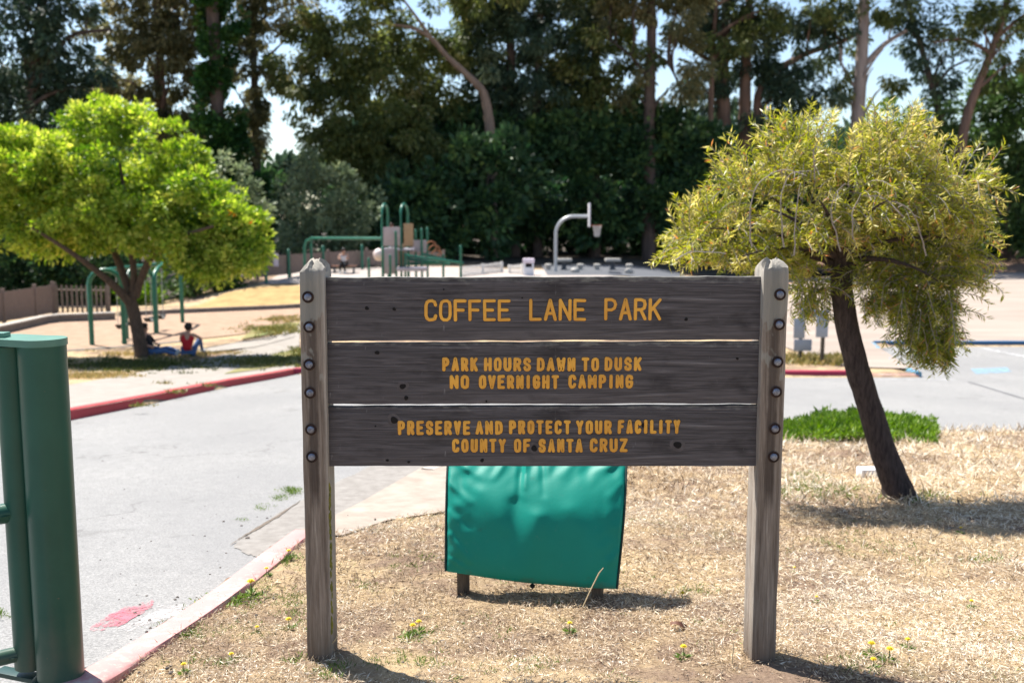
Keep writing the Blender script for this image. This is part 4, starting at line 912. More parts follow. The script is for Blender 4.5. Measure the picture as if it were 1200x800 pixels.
# ------------------------------------------------------------------ lime green shade tree on the left
def make_lime_tree():
    rng = np.random.default_rng(31); rr = random.Random(31)
    b = hit(166, 418); Y = b.y; s = Y / F_PX
    t = thing('shade_tree', 'broad bright lime green shade tree on the grass by the swings', 'tree', b)
    mb = MB()
    def limb(pxs, dYs):
        pp = [at(x, y, Y + d) for (x, y, _), d in zip(pxs, dYs)]; ra = [w * s / 2 for _, _, w in pxs]
        P2 = []; R2 = []
        for i in range(len(pp) - 1):
            for k in range(3): f = k / 3; P2.append(pp[i].lerp(pp[i + 1], f)); R2.append(ra[i] + (ra[i + 1] - ra[i]) * f)
        mb.tube(smooth_line(P2 + [pp[-1]], 1), R2 + [ra[-1]], 10)
    limb([(167, 424, 22), (166, 416, 17), (162, 390, 15), (156, 362, 15), (150, 345, 13)], [0, 0, 0, 0, 0])
    limb([(157, 360, 12), (135, 335, 9), (108, 313, 7), (75, 290, 5), (30, 262, 3)], [0, -.3, -.7, -1.2, -1.6])
    limb([(155, 352, 11), (146, 325, 9), (136, 300, 8), (120, 265, 5), (95, 220, 3)], [0, .2, .4, .6, 1])
    limb([(157, 350, 10), (157, 320, 8), (154, 292, 8), (150, 250, 6), (140, 190, 3)], [0, 0, .1, .3, .2])
    limb([(159, 348, 9), (167, 320, 8), (178, 298, 7), (205, 278, 5), (250, 265, 3)], [0, -.2, -.5, -.9, -1.2])
    limb([(158, 346, 9), (172, 312, 7), (190, 282, 6), (215, 240, 4), (235, 220, 2.5)], [0, .4, 1, 1.5, 2])
    part(t, 'trunk', mb, M['bark'])
    ell = [(120, 190, 80, 58), (60, 205, 65, 42), (185, 215, 72, 55), (226, 253, 56, 42), (100, 245, 72, 38), (10, 205, 55, 45), (262, 281, 40, 34), (150, 255, 60, 38), (-30, 230, 55, 45), (20, 240, 50, 36), (205, 265, 45, 38), (240, 300, 32, 24), (270, 296, 24, 19), (222, 295, 34, 22), (255, 318, 24, 16), (290, 305, 20, 18), (95, 278, 45, 20), (40, 278, 45, 22), (125, 152, 34, 24), (35, 186, 30, 22), (284, 276, 16, 20)]
    P = []; A = []; T = []
    for (x, y, rx, ry) in ell:
        c = np.array(at(x, y, Y)); rad = np.array([rx, min(78, rx * 1.15), ry]) * s
        nl = int(7 + rx * ry / 420); lobes_ = rand_dirs(nl, rng) * rng.uniform(.62, 1.0, (nl, 1)); lt = rng.normal(0, .10, nl)
        for k in range(nl * 5):
            li = k % nl; d = unit(lobes_[li:li + 1])[0]
            d2 = rand_dirs(1, rng)[0]; d2[2] = d2[2] * .8 + .2
            cc = c + lobes_[li] * rad + d2 * .62 * np.array([1, 1, .75]) * rng.uniform(.6, 1); m = 90; dd = unit(rng.normal(size=(m, 3)) + np.array([0, 0, 0.35])); r2 = rng.random((m, 1)) ** 0.45
            cr = rng.uniform(0.20, 0.38)
            P.append(cc + dd * r2 * cr * np.array([1, 1, 0.72])); A.append(dd + d * 0.5 + rng.normal(size=(m, 3)) * 0.35); T.append(rng.normal(0.55, 0.09) + lt[li] + rng.normal(0, 0.16, m))
    P = np.concatenate(P); A = np.concatenate(A); T = np.minimum(np.concatenate(T), 0.965)
    hole = np.array([mnoise.noise(Vector(q) * .95) + .5 * mnoise.noise(Vector(q) * 2.3) for q in P]); kp = hole < .30; P, A, T = P[kp], A[kp], T[kp]
    fl = [np.array(at(270, 250, Y - 1.2)), np.array(at(292, 268, Y - 1.0))]        # a couple of orange seed heads
    for q in fl: T[np.linalg.norm(P - q, axis=1) < 0.17] = 1.0
    leaf_mesh('crown', P, A, rng.uniform(0.11, 0.19, len(P)), rng.uniform(0.06, 0.095, len(P)), T, L_LIME, t, rng=rng)
make_lime_tree()

# ------------------------------------------------------------------ eucalyptus grove and undergrowth
def grove_tree(name, label, Y, trunks, ell, lmat, bmat, seed, den=1.0, group='tall trees behind the playground', clump=0.85, leaves=125, leaf=(0.42, 0.155), droop=0.9, limbs=True):
    rng = np.random.default_rng(seed); rr = random.Random(seed); s = Y / F_PX
    x0, y0, w0 = trunks[0][0]; b = at(x0, 320, Y); b.z = gz(b.x, b.y)
    t = thing(name, label, 'tree', b, group)
    mb = MB(); allp = []
    for tk in trunks:
        pp = [at(x, y, Y) for x, y, _ in tk]; ra = [w * s / 2 for _, _, w in tk]
        if tk[0][1] > 130 and tk is trunks[0]: pp = [Vector((pp[0].x - (pp[1].x - pp[0].x) * 0.2, pp[0].y, b.z - 0.3))] + pp; ra = [ra[0] * 1.25] + ra
        P2 = []; R2 = []
        for i in range(len(pp) - 1):
            for k in range(4): f = k / 4; P2.append(pp[i].lerp(pp[i + 1], f)); R2.append(ra[i] + (ra[i + 1] - ra[i]) * f)
        P2.append(pp[-1]); R2.append(ra[-1]); P2 = smooth_line(P2, 2); mb.tube(P2, R2, 9); allp += P2[3:]
    if limbs:
        for (px, py, rx, ry, *_) in ell:
            for k in range(2 if rx > 40 else 1):
                e = at(px + rr.uniform(-.6, .6) * rx, py + rr.uniform(-.5, .5) * ry, Y + rr.uniform(-.5, .5) * rx * s)
                low = [q for q in allp if q.z < e.z + 1.0] or allp
                st = min(low, key=lambda q: abs(q.x - e.x) + abs((e.z - 2.5) - q.z) * 0.7)
                c = curve_pts(st, e, 0.10 * (e - st).length, 6, rr); r0 = min(0.16, 0.035 * (e - st).length + 0.03)
                mb.tube(c, [r0 * (1 - 0.8 * i / 6) for i in range(7)], 6)
    part(t, 'trunk', mb, bmat)
    P, A, T = ellipsoids(ell, Y, 1.35 * den, clump, leaves, rng, 0.8, 0.25)
    A = A + np.array([0, 0, -droop]); n = len(P)
    leaf_mesh('crown', P, A, rng.uniform(leaf[0] * .6, leaf[0] * 1.3, n), rng.uniform(leaf[1] * .7, leaf[1] * 1.3, n), T, lmat, t, rng=rng)
    return t
grove_tree('eucalyptus_tree', 'dark blue green eucalyptus at the far left edge, above the lime tree', 64, [[(30, 320, 16), (35, 120, 13), (50, 0, 10), (70, -140, 6)], [(38, 110, 7), (75, 40, 5), (130, 35, 3)]],
    [(15, 60, 62, 70), (60, 130, 55, 55), (10, 140, 45, 50), (20, -50, 90, 60, .8), (85, 165, 35, 35), (95, 15, 30, 16, .6), (50, 20, 40, 20, .7), (95, 90, 50, 70, .32), (60, 60, 40, 40, .8)], L_DARK, M['barkdark'], 41, 1.0)
grove_tree('eucalyptus_tree', 'brownish olive eucalyptus with feathery hanging foliage above the lime tree', 70, [[(190, 320, 15), (192, 150, 11), (185, 40, 8), (180, -140, 5)]],
    [(165, 45, 42, 55), (205, 95, 42, 55), (150, 115, 36, 32, .8), (180, -50, 80, 55), (215, 145, 35, 32), (120, 100, 18, 25, .6), (190, 160, 30, 26), (215, 30, 24, 40), (150, 75, 62, 85, .4), (225, 0, 40, 40, .6)], L_BROWN, M['barkbrown'], 42, 1.0)
grove_tree('eucalyptus_tree', 'olive brown eucalyptus just right of the ivy clad trunk', 72, [[(302, 320, 12), (300, 150, 9), (296, 40, 7), (300, -140, 4)]],
    [(292, 95, 30, 52), (300, 155, 24, 30), (290, 30, 30, 40, .8), (300, -50, 60, 50, .8), (282, 190, 26, 34), (322, 60, 36, 70, .45), (330, 0, 40, 40, .6)], L_BROWN, M['barkdark'], 43, 0.95)
grove_tree('ivy_covered_tree', 'tall trunk thickly clad in dark green ivy between the brown eucalyptus crowns', 67, [[(262, 320, 20), (256, 150, 16), (248, 0, 14), (244, -150, 9)]],
    [(246, 10, 14, 45), (248, 70, 14, 40), (252, 125, 17, 42), (258, 180, 24, 42), (266, 235, 34, 48), (290, 250, 30, 60), (262, 50, 12, 20, .5), (276, 28, 10, 12, .6), (270, 140, 14, 34, .7), (244, -60, 26, 50), (244, -130, 50, 40)], L_IVY, M['barkdark'], 44, 1.3, clump=0.7, leaf=(0.34, 0.26), droop=0.4, limbs=False)
grove_tree('eucalyptus_tree', 'broad olive eucalyptus with one long pale forked branch above the play tower', 70, [[(578, 320, 13), (576, 180, 13), (574, 145, 12), (568, 108, 10), (548, 88, 8), (525, 68, 6.5), (505, 44, 5.5), (482, 31, 4), (440, 28, 2.5)], [(505, 44, 4), (488, 20, 3), (465, -10, 2)]],
    [(400, 40, 55, 48), (445, 100, 72, 52, 1, 3), (385, 110, 42, 52), (480, 60, 52, 52, 1, 3.5), (420, -50, 90, 55), (520, 30, 42, 42, .8, 3), (400, 165, 48, 36), (465, 155, 52, 36), (520, 120, 42, 42, 1, 3.5), (372, 40, 22, 32), (560, -30, 60, 50), (545, 60, 40, 36, .8, 3), (350, 90, 34, 60, .5), (430, 205, 50, 30), (500, 185, 44, 30)], L_OLIVE, M['barkmid'], 45, 1.05, limbs=False)
grove_tree('eucalyptus_tree', 'dark eucalyptus with twin upright trunks left of the picture centre, over the sign', 74, [[(602, 320, 17), (600, 180, 14), (598, 60, 10), (600, -150, 6)], [(630, 320, 13), (628, 160, 11), (632, 40, 8), (640, -140, 5)], [(565, 100, 7), (560, 20, 5), (552, -80, 3)]],
    [(560, 60, 40, 52, .8), (610, 50, 42, 60, .85), (640, 105, 46, 52), (600, -50, 80, 50), (580, 135, 38, 34), (665, 35, 32, 52, .9), (650, 160, 38, 30), (590, 100, 40, 40), (575, 10, 40, 30), (625, 0, 40, 30), (620, 70, 90, 80, .35)], L_DARK, M['barkdark'], 46, 0.9)
grove_tree('eucalyptus_tree', 'dark olive eucalyptus with a straight trunk directly above the basketball hoop', 74, [[(697, 320, 15), (697, 160, 12), (698, 40, 9), (700, -150, 5)]],
    [(690, 70, 36, 52, .9), (715, 120, 36, 42), (700, -40, 75, 50), (722, 45, 28, 42, .85), (680, 140, 36, 34), (735, 90, 18, 36, .7), (690, 10, 40, 30), (665, 100, 30, 40), (715, 70, 60, 70, .4)], L_OLIVE, M['barkdark'], 47, 0.9)
grove_tree('eucalyptus_tree', 'eucalyptus with a thick straight dark trunk against the sky right of the hoop', 72, [[(760, 320, 17), (761, 125, 13), (764, 40, 11), (762, -150, 7)], [(758, 90, 5), (740, 65, 3.5), (715, 48, 2)], [(763, 60, 5), (785, 75, 3), (800, 110, 2)]],
    [(765, 0, 52, 24, .8), (735, 22, 28, 28, .7), (800, 45, 22, 34, .7), (765, -70, 80, 40), (745, 115, 22, 18, .6), (812, 95, 20, 30, .8), (800, 5, 34, 22, .8), (730, -5, 34, 22), (785, 90, 50, 50, .35)], L_BROWN, M['barkdark'], 48, 0.85)
grove_tree('eucalyptus_tree', 'large shaggy eucalyptus with clustered reddish brown trunks and a long limb to the right', 78, [[(850, 320, 22), (848, 160, 18), (846, 70, 14), (852, 0, 10), (860, -140, 6)], [(872, 320, 20), (872, 160, 16), (874, 60, 11), (885, -100, 5)], [(893, 320, 16), (890, 160, 12), (886, 110, 9), (905, 85, 8), (945, 62, 7), (985, 50, 5), (1015, 36, 3)], [(846, 75, 6), (825, 68, 5), (800, 50, 3)]],
    [(850, 25, 52, 32), (925, 95, 40, 32, .9), (955, 30, 42, 28, .8), (905, 140, 42, 28), (825, 105, 24, 38, .9), (865, -50, 110, 45), (885, 60, 36, 36, .8), (810, 20, 24, 30, .7), (940, 135, 30, 22, .8), (870, 90, 60, 60, .5), (960, 75, 50, 60, .3)], L_DARK, M['barkbrown'], 49, 0.9)
grove_tree('eucalyptus_tree', 'olive eucalyptus crown hanging in front of the reddish clustered trunks', 76, [[(835, 320, 8), (832, 160, 7), (835, 50, 5), (850, -120, 3)]],
    [(855, 55, 40, 26, .8), (890, 20, 36, 24, .8), (930, 10, 36, 20, .7), (900, -50, 70, 36, .8)], L_OLIVE, M['barkbrown'], 50, 0.8)
grove_tree('eucalyptus_tree', 'tall pale trunked eucalyptus rising right behind the bottlebrush tree', 78, [[(1002, 320, 20), (1003, 165, 16), (1009, 80, 14), (1013, 0, 12), (1018, -160, 8)], [(1010, 80, 7), (1035, 52, 5.5), (1062, 36, 4)], [(1004, 105, 5), (993, 90, 3.5), (985, 72, 2.5)]],
    [(1012, 8, 28, 16, .6), (975, 15, 28, 18, .6), (1045, 22, 26, 16, .5), (1015, -60, 80, 36), (985, 100, 16, 18, .35), (1040, 95, 18, 14, .4), (1000, 60, 60, 60, .22)], L_OLIVE, M['barkpale'], 51, 0.8)
grove_tree('eucalyptus_tree', 'slender dark eucalyptus leaning left against the bright sky at upper right', 80, [[(1118, 320, 11), (1110, 165, 9), (1092, 100, 7.5), (1078, 50, 6), (1058, -10, 5), (1030, -140, 3)], [(1095, 105, 4), (1112, 80, 3), (1135, 70, 2)]],
    [(1075, 60, 24, 18, .8), (1102, 95, 24, 20, .8), (1060, 15, 28, 18, .7), (1120, 70, 22, 14, .6), (1050, -60, 70, 36), (1090, 125, 20, 16, .6), (1090, 60, 50, 60, .3)], L_DARK, M['barkdark'], 52, 0.9)
grove_tree('eucalyptus_tree', 'eucalyptus leaning right with a pale brown trunk at the upper right corner', 78, [[(1122, 320, 14), (1124, 180, 12), (1134, 130, 11), (1152, 85, 9), (1170, 40, 8), (1183, -10, 7), (1210, -140, 4)], [(1160, 62, 5), (1130, 44, 3.5), (1095, 50, 2)], [(1168, 45, 5), (1195, 20, 4), (1230, 5, 2.5)]],
    [(1150, 20, 30, 18, .8), (1195, 30, 28, 16, .8), (1120, 38, 26, 14, .6), (1190, -50, 80, 36), (1215, 75, 32, 22, .7), (1165, 75, 20, 12, .6), (1170, 50, 60, 55, .35)], L_OLIVE, M['barkbrown'], 53, 0.85)

def bush(name, label, Y, ell, lmat, seed, den=1.0, clump=0.6, leaves=85, leaf=(0.30, 0.15), group=None):
    rng = np.random.default_rng(seed); rr = random.Random(seed); s = Y / F_PX
    x = sum(e[0] for e in ell) / len(ell); b = at(x, 320, Y); b.z = gz(b.x, b.y)
    t = thing(name, label, 'bush', b, group); mb = MB()
    for (px, py, rx, ry, *_) in ell:
        e = at(px, py, Y); mb.tube(curve_pts(b + Vector((rr.uniform(-.3, .3), 0, -0.2)), e, 0.3, 6, rr), [0.09 * (1 - .75 * i / 6) for i in range(7)], 6)
    part(t, 'stem', mb, M['barkdark'])
    P, A, T = ellipsoids(ell, Y, 1.3 * den, clump, leaves, rng, 0.8, 0.62); n = len(P)
    leaf_mesh('foliage', P, A, rng.uniform(leaf[0] * .6, leaf[0] * 1.3, n), rng.uniform(leaf[1] * .7, leaf[1] * 1.3, n), T, lmat, t, rng=rng); return t
bush('grey_green_bush', 'rounded grey green bush behind the playground fence, left of the play tower', 63, [(375, 225, 42, 40), (345, 262, 28, 32), (412, 250, 34, 36), (385, 275, 48, 30), (360, 200, 22, 20)], L_GREYG, 61)
bush('grey_green_bush', 'small grey green bush showing above the right shoulder of the lime tree', 50, [(248, 188, 22, 22), (268, 215, 26, 22), (285, 240, 22, 24), (250, 215, 22, 24), (265, 260, 28, 30)], L_GREYG, 62)
bush('leafy_bush', 'green bush behind the swing set below the lime tree', 48, [(205, 325, 32, 26), (240, 330, 34, 24), (270, 315, 26, 24), (225, 300, 26, 24), (180, 340, 26, 22)], L_MID, 63)
bush('leafy_bush', 'dark green bush behind the solid fence at the far left', 47, [(10, 305, 42, 48), (60, 305, 42, 46), (100, 312, 36, 42), (-35, 310, 44, 50), (135, 325, 30, 34), (35, 330, 44, 34), (85, 335, 40, 30)], L_UNDER, 64, 1.6)
bush('leafy_bush', 'yellow green bush just behind the end of the picket fence', 46, [(135, 350, 16, 14), (150, 345, 18, 16), (168, 352, 16, 14)], L_JUN, 65, 1.0)
bush('leafy_bush', 'sunlit mid green bush beyond the lot at the right edge', 82, [(1150, 130, 42, 40), (1190, 160, 45, 52), (1170, 205, 52, 44), (1215, 120, 40, 40), (1195, 250, 52, 50), (1165, 110, 24, 20)], L_MID, 66, 1.0, clump=0.9, leaf=(.46, .25))
bush('leafy_bush', 'rounded dark bush below the slender leaning eucalyptus', 80, [(1065, 150, 40, 34), (1040, 185, 42, 46), (1090, 190, 45, 42), (1100, 160, 30, 28)], L_MID, 67, 0.9, clump=0.9, leaf=(.46, .25))
def undergrowth():
    rng = np.random.default_rng(71); P = []; A = []; T = []
    for Y, ell in ((67, [(572, 245, 40, 62), (545, 185, 32, 26), (600, 195, 34, 34), (520, 250, 40, 50), (470, 250, 40, 50), (420, 265, 36, 36)]), (73, [(450, 230, 62, 70), (520, 215, 62, 75), (585, 220, 60, 75), (650, 215, 62, 70), (710, 215, 60, 72), (770, 210, 62, 75), (830, 210, 60, 70), (500, 160, 52, 34), (560, 170, 48, 40), (620, 165, 40, 36), (680, 165, 52, 34), (745, 165, 52, 34), (800, 165, 44, 34)]),
                   (78, [(430, 260, 60, 55), (490, 265, 60, 52), (550, 265, 60, 52), (610, 262, 60, 52), (670, 262, 60, 52), (730, 262, 60, 52), (790, 262, 60, 52), (850, 260, 60, 56), (905, 240, 52, 70), (310, 260, 40, 60), (150, 250, 70, 70), (60, 240, 70, 60)]),
                   (88, [(930, 235, 60, 75), (985, 235, 60, 78), (1040, 245, 62, 70), (1095, 250, 62, 66), (1150, 262, 62, 55), (1210, 270, 62, 52), (880, 200, 48, 55), (1000, 190, 42, 30), (1270, 260, 60, 70)])):
        p, a, t = ellipsoids(ell, Y, 1.3, 0.95, 80, rng, 0.55, 0.6); P.append(p); A.append(a); T.append(t)
    P = np.concatenate(P); A = np.concatenate(A); T = np.concatenate(T); n = len(P)
    # keep only what stands above the ground
    k = P[:, 2] > terrain(P[:, 0], P[:, 1]); P, A, T = P[k], A[k], T[k]; n = len(P)
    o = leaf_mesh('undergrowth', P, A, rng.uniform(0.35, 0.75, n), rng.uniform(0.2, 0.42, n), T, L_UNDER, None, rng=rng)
    tag(o, 'mass of dark ivy and undergrowth beneath the grove behind the playground', 'undergrowth', None, 'stuff')
    # deep wood beyond, seen only as darkness between the crowns
    rng = np.random.default_rng(72)
    ell = [(x, 235 + 15 * math.sin(x * .05), 75, 75) for x in range(-120, 1400, 85)] + [(x, 165, 60, 28) for x in (440, 520, 600, 680, 760, 840)]
    p, a, t = ellipsoids(ell, 112, 1.2, 1.5, 70, rng, 0.5, 0.4); k = p[:, 2] > terrain(p[:, 0], p[:, 1]); p, a, t = p[k], a[k], t[k]
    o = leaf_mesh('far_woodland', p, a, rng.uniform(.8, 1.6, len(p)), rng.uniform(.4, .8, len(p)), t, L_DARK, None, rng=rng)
    tag(o, 'far woodland closing the view behind the grove', 'woodland', None, 'stuff')
undergrowth()

# ------------------------------------------------------------------ fences, walls
def board_run(parent, a, b, h, mat, gap, w, top='flat', th=0.02, name='panel'):
    """a run of upright boards from a to b following the ground; one mesh"""
    mb = MB(); d = Vector((b[0] - a[0], b[1] - a[1], 0)); L = d.length; n = max(1, int(L / (w + gap))); ang = math.atan2(d.y, d.x)
    for i in range(n):
        f = (i + .5) / n; x = a[0] + d.x * f; y = a[1] + d.y * f; hh = a[2] + (b[2] - a[2]) * f
        H = h[0] + (h[1] - h[0]) * f + random.uniform(-.012, .012)
        mb.box((x, y, hh + H / 2), (w, th, H), ang)
        if top == 'point':
            c, s_ = math.cos(ang), math.sin(ang)
            mb.add([(x - c * w / 2, y - s_ * w / 2, hh + H), (x + c * w / 2, y + s_ * w / 2, hh + H), (x, y, hh + H + w * .5), (x - c * w / 2 - s_ * th / 2, y - s_ * w / 2 + c * th / 2, hh + H), (x + c * w / 2 - s_ * th / 2, y + s_ * w / 2 + c * th / 2, hh + H)], [(0, 1, 2), (3, 4, 2), (0, 3, 2), (1, 4, 2)])
    for k in (0.2, 0.85):
        m = Vector(((a[0] + b[0]) / 2, (a[1] + b[1]) / 2, 0)); nn = Vector((-d.y, d.x, 0)).normalized() * 0.035
        za = a[2] + h[0] * k; zb = b[2] + h[1] * k
        mb.tube([(a[0] + nn.x, a[1] + nn.y, za), (b[0] + nn.x, b[1] + nn.y, zb)], 0.035, 4)
    return part(parent, name, mb, mat, False)
def fence(name, label, pts, mat, gap, w, top='flat', posts=True, group=None, postmat=None, ph=0.14):
    """pts: (px, py_bottom, Y, height)"""
    P = [(at(x, y, Y), h) for x, y, Y, h in pts]
    t = thing(name, label, 'fence', P[0][0], group)
    for (a, ha), (b, hb) in zip(P[:-1], P[1:]): board_run(t, tuple(a), tuple(b), (ha, hb), mat, gap, w, top)
    if posts:
        for a, h in P:
            mb = MB(); mb.box((a.x, a.y, a.z + h / 2), (0.13, 0.13, h + ph * 2), 0.3, 0, 0.01); part(t, 'post', mb, postmat or mat)
    return t
fence('wooden_fence', 'solid weathered board fence running along the low wall at far left', [(-60, 386, 33.5, 1.05), (5, 376.5, 36.5, 1.08), (42, 370, 38.8, 1.10), (63, 366, 40.5, 1.12)], M['fence'], 0.003, 0.14)
fence('picket_fence', 'grey picket fence with open gaps behind the swing set', [(65, 366, 40.6, 1.1), (128, 366.5, 41.5, 1.1)], M['picket'], 0.085, 0.09, 'point')
fence('playground_fence', 'curved brown slat fence around the back of the playground', [(290, 325, 48, 0.92), (302, 325, 48.5, 0.98), (340, 321, 50.5, 0.98), (385, 312.5, 53, 0.78), (430, 310.5, 55, 0.8), (470, 310, 56, 0.78), (520, 311, 57, 0.75)], M['fence'], 0.012, 0.12)
fence('white_fence', 'low white slatted fence slanting up at the right end of the playground', [(540, 324, 49.5, 0.5), (566, 322, 51, 0.55), (588, 319, 53, 0.55)], M['whitefence'], 0.10, 0.09, posts=True, ph=0.02)
fence('white_fence', 'short low white fence left of the white box', [(597, 322, 52, 0.5), (612, 322, 51, 0.55)], M['whitefence'], 0.08, 0.08, posts=True, ph=0.02)
def low_wall(name, label, pxs, h, th, capped=False):
    pts = smooth_line(resample([hxy(*p) for p in pxs], 0.8), 1); mb = MB(); vs = []; fs = []; n = len(pts); cap = MB(); cv = []
    for i, p in enumerate(pts):
        tt = (pts[min(i + 1, n - 1)] - pts[max(i - 1, 0)]).normalized(); nr = Vector((-tt.y, tt.x, 0)) * th / 2; z = gz(p.x, p.y)
        for sgn, zz in ((-1, -.2), (-1, h), (1, h), (1, -.2)): q = p + nr * sgn; vs.append((q.x, q.y, z + zz))
        for sgn, zz in ((-1.25, h + .002), (-1.25, h + .06), (1.25, h + .06), (1.25, h + .002)): q = p + nr * sgn; cv.append((q.x, q.y, z + zz))
    for i in range(n - 1):
        for j in range(4): fs.append((i * 4 + j, i * 4 + (j + 1) % 4, (i + 1) * 4 + (j + 1) % 4, (i + 1) * 4 + j))
    fs += [(0, 1, 2, 3), tuple((n - 1) * 4 + k for k in (3, 2, 1, 0))]
    t = thing(name, label, 'wall', (pts[0].x, pts[0].y, gz(pts[0].x, pts[0].y)))
    part(t, 'wall', mb.add(vs, fs), M['wallconc'], False)
    if capped: part(t, 'coping', cap.add(cv, fs), M['walltop'], False)
low_wall('retaining_wall', 'low grey retaining wall with a pale coping under the left fences', [(-60, 404), (0, 392), (63, 377), (96, 377), (135, 375)], 0.26, 0.25, True)
low_wall('retaining_wall', 'low brown edging wall below the golden dry slope', [(140, 371), (200, 368), (260, 365.5), (352, 361)], 0.2, 0.2)

# ------------------------------------------------------------------ swing set
def make_swings():
    A1, A2 = hit(108, 405), hit(146, 404); B1, B2 = hit(183, 391.5), hit(214, 378.5)
    t = thing('swing_set', 'green steel arch swing set standing in the sand behind the lime tree', 'swing set', (A1 + B2) / 2)
    t.location.z = gz(t.location.x, t.location.y); H = 2.35; tops = []
    for a, b in ((A1, A2), (B1, B2)):
        mb = MB(); m = (a + b) / 2; w = (b - a); zt = max(a.z, b.z) + H; pts = [Vector((a.x, a.y, a.z - .2)), Vector((a.x, a.y, zt - .45))]
        for k in range(9):
            th = math.pi * (1 - k / 8); pts.append(Vector((m.x, m.y, zt - .45)) + Vector((w.x, w.y, 0)) * 0.5 * math.cos(th) + Vector((0, 0, .45 * math.sin(th))))
        pts += [Vector((b.x, b.y, zt - .45)), Vector((b.x, b.y, b.z - .2))]
        mb.tube(pts, 0.075, 12); part(t, 'arch', mb, M['playgreen']); tops.append(Vector((m.x, m.y, zt)))
    mid = (tops[0] + tops[1]) / 2; mb = MB(); zg = gz(mid.x - .3, mid.y)
    for dx in (-0.35, 0.35):
        pass
    mb.tube([(mid.x - .15, mid.y - .9, zg - .2), (mid.x - .15, mid.y - .9, mid.z - .5), (mid.x - .08, mid.y - .5, mid.z - .1), mid, (mid.x + .1, mid.y + .5, mid.z - .1), (mid.x + .2, mid.y + .9, mid.z - .5), (mid.x + .2, mid.y + .9, zg - .2)], 0.075, 12); part(t, 'arch', mb, M['playgreen'])
    bm_ = MB(); bm_.tube(tops, 0.06, 12); part(t, 'top_beam', bm_, M['playgreen'])
    for f in (0.2, 0.38, 0.64, 0.84):
        p = tops[0].lerp(tops[1], f); d = (tops[1] - tops[0]).normalized(); s = MB(); sz = gz(p.x, p.y) + 0.55; a = p - d * .22; b = p + d * .22
        n = 9; vs = []
        for i in range(n):
            u = i / (n - 1); q = a.lerp(b, u); dz = -0.14 * math.sin(math.pi * u)
            for w in (-.11, .11):
                for h in (0, .025): vs.append((q.x - d.y * w, q.y + d.x * w, sz + dz + h))
        fs = []
        for i in range(n - 1):
            o = i * 4; fs += [(o, o + 4, o + 6, o + 2), (o + 1, o + 3, o + 7, o + 5), (o, o + 1, o + 5, o + 4), (o + 2, o + 6, o + 7, o + 3)]
        s.add(vs, fs); so_ = part(t, 'seat', s, M['black'])
        c = MB()
        for q in (a, b): c.tube([(q.x, q.y, sz), (p.x + (q.x - p.x) * 1.0, p.y + (q.y - p.y) * 1.0, p.z - .05 + (q - p).dot(d) * 0)], 0.012, 5)
        part(so_, 'chain', c, M['galv'])
make_swings()

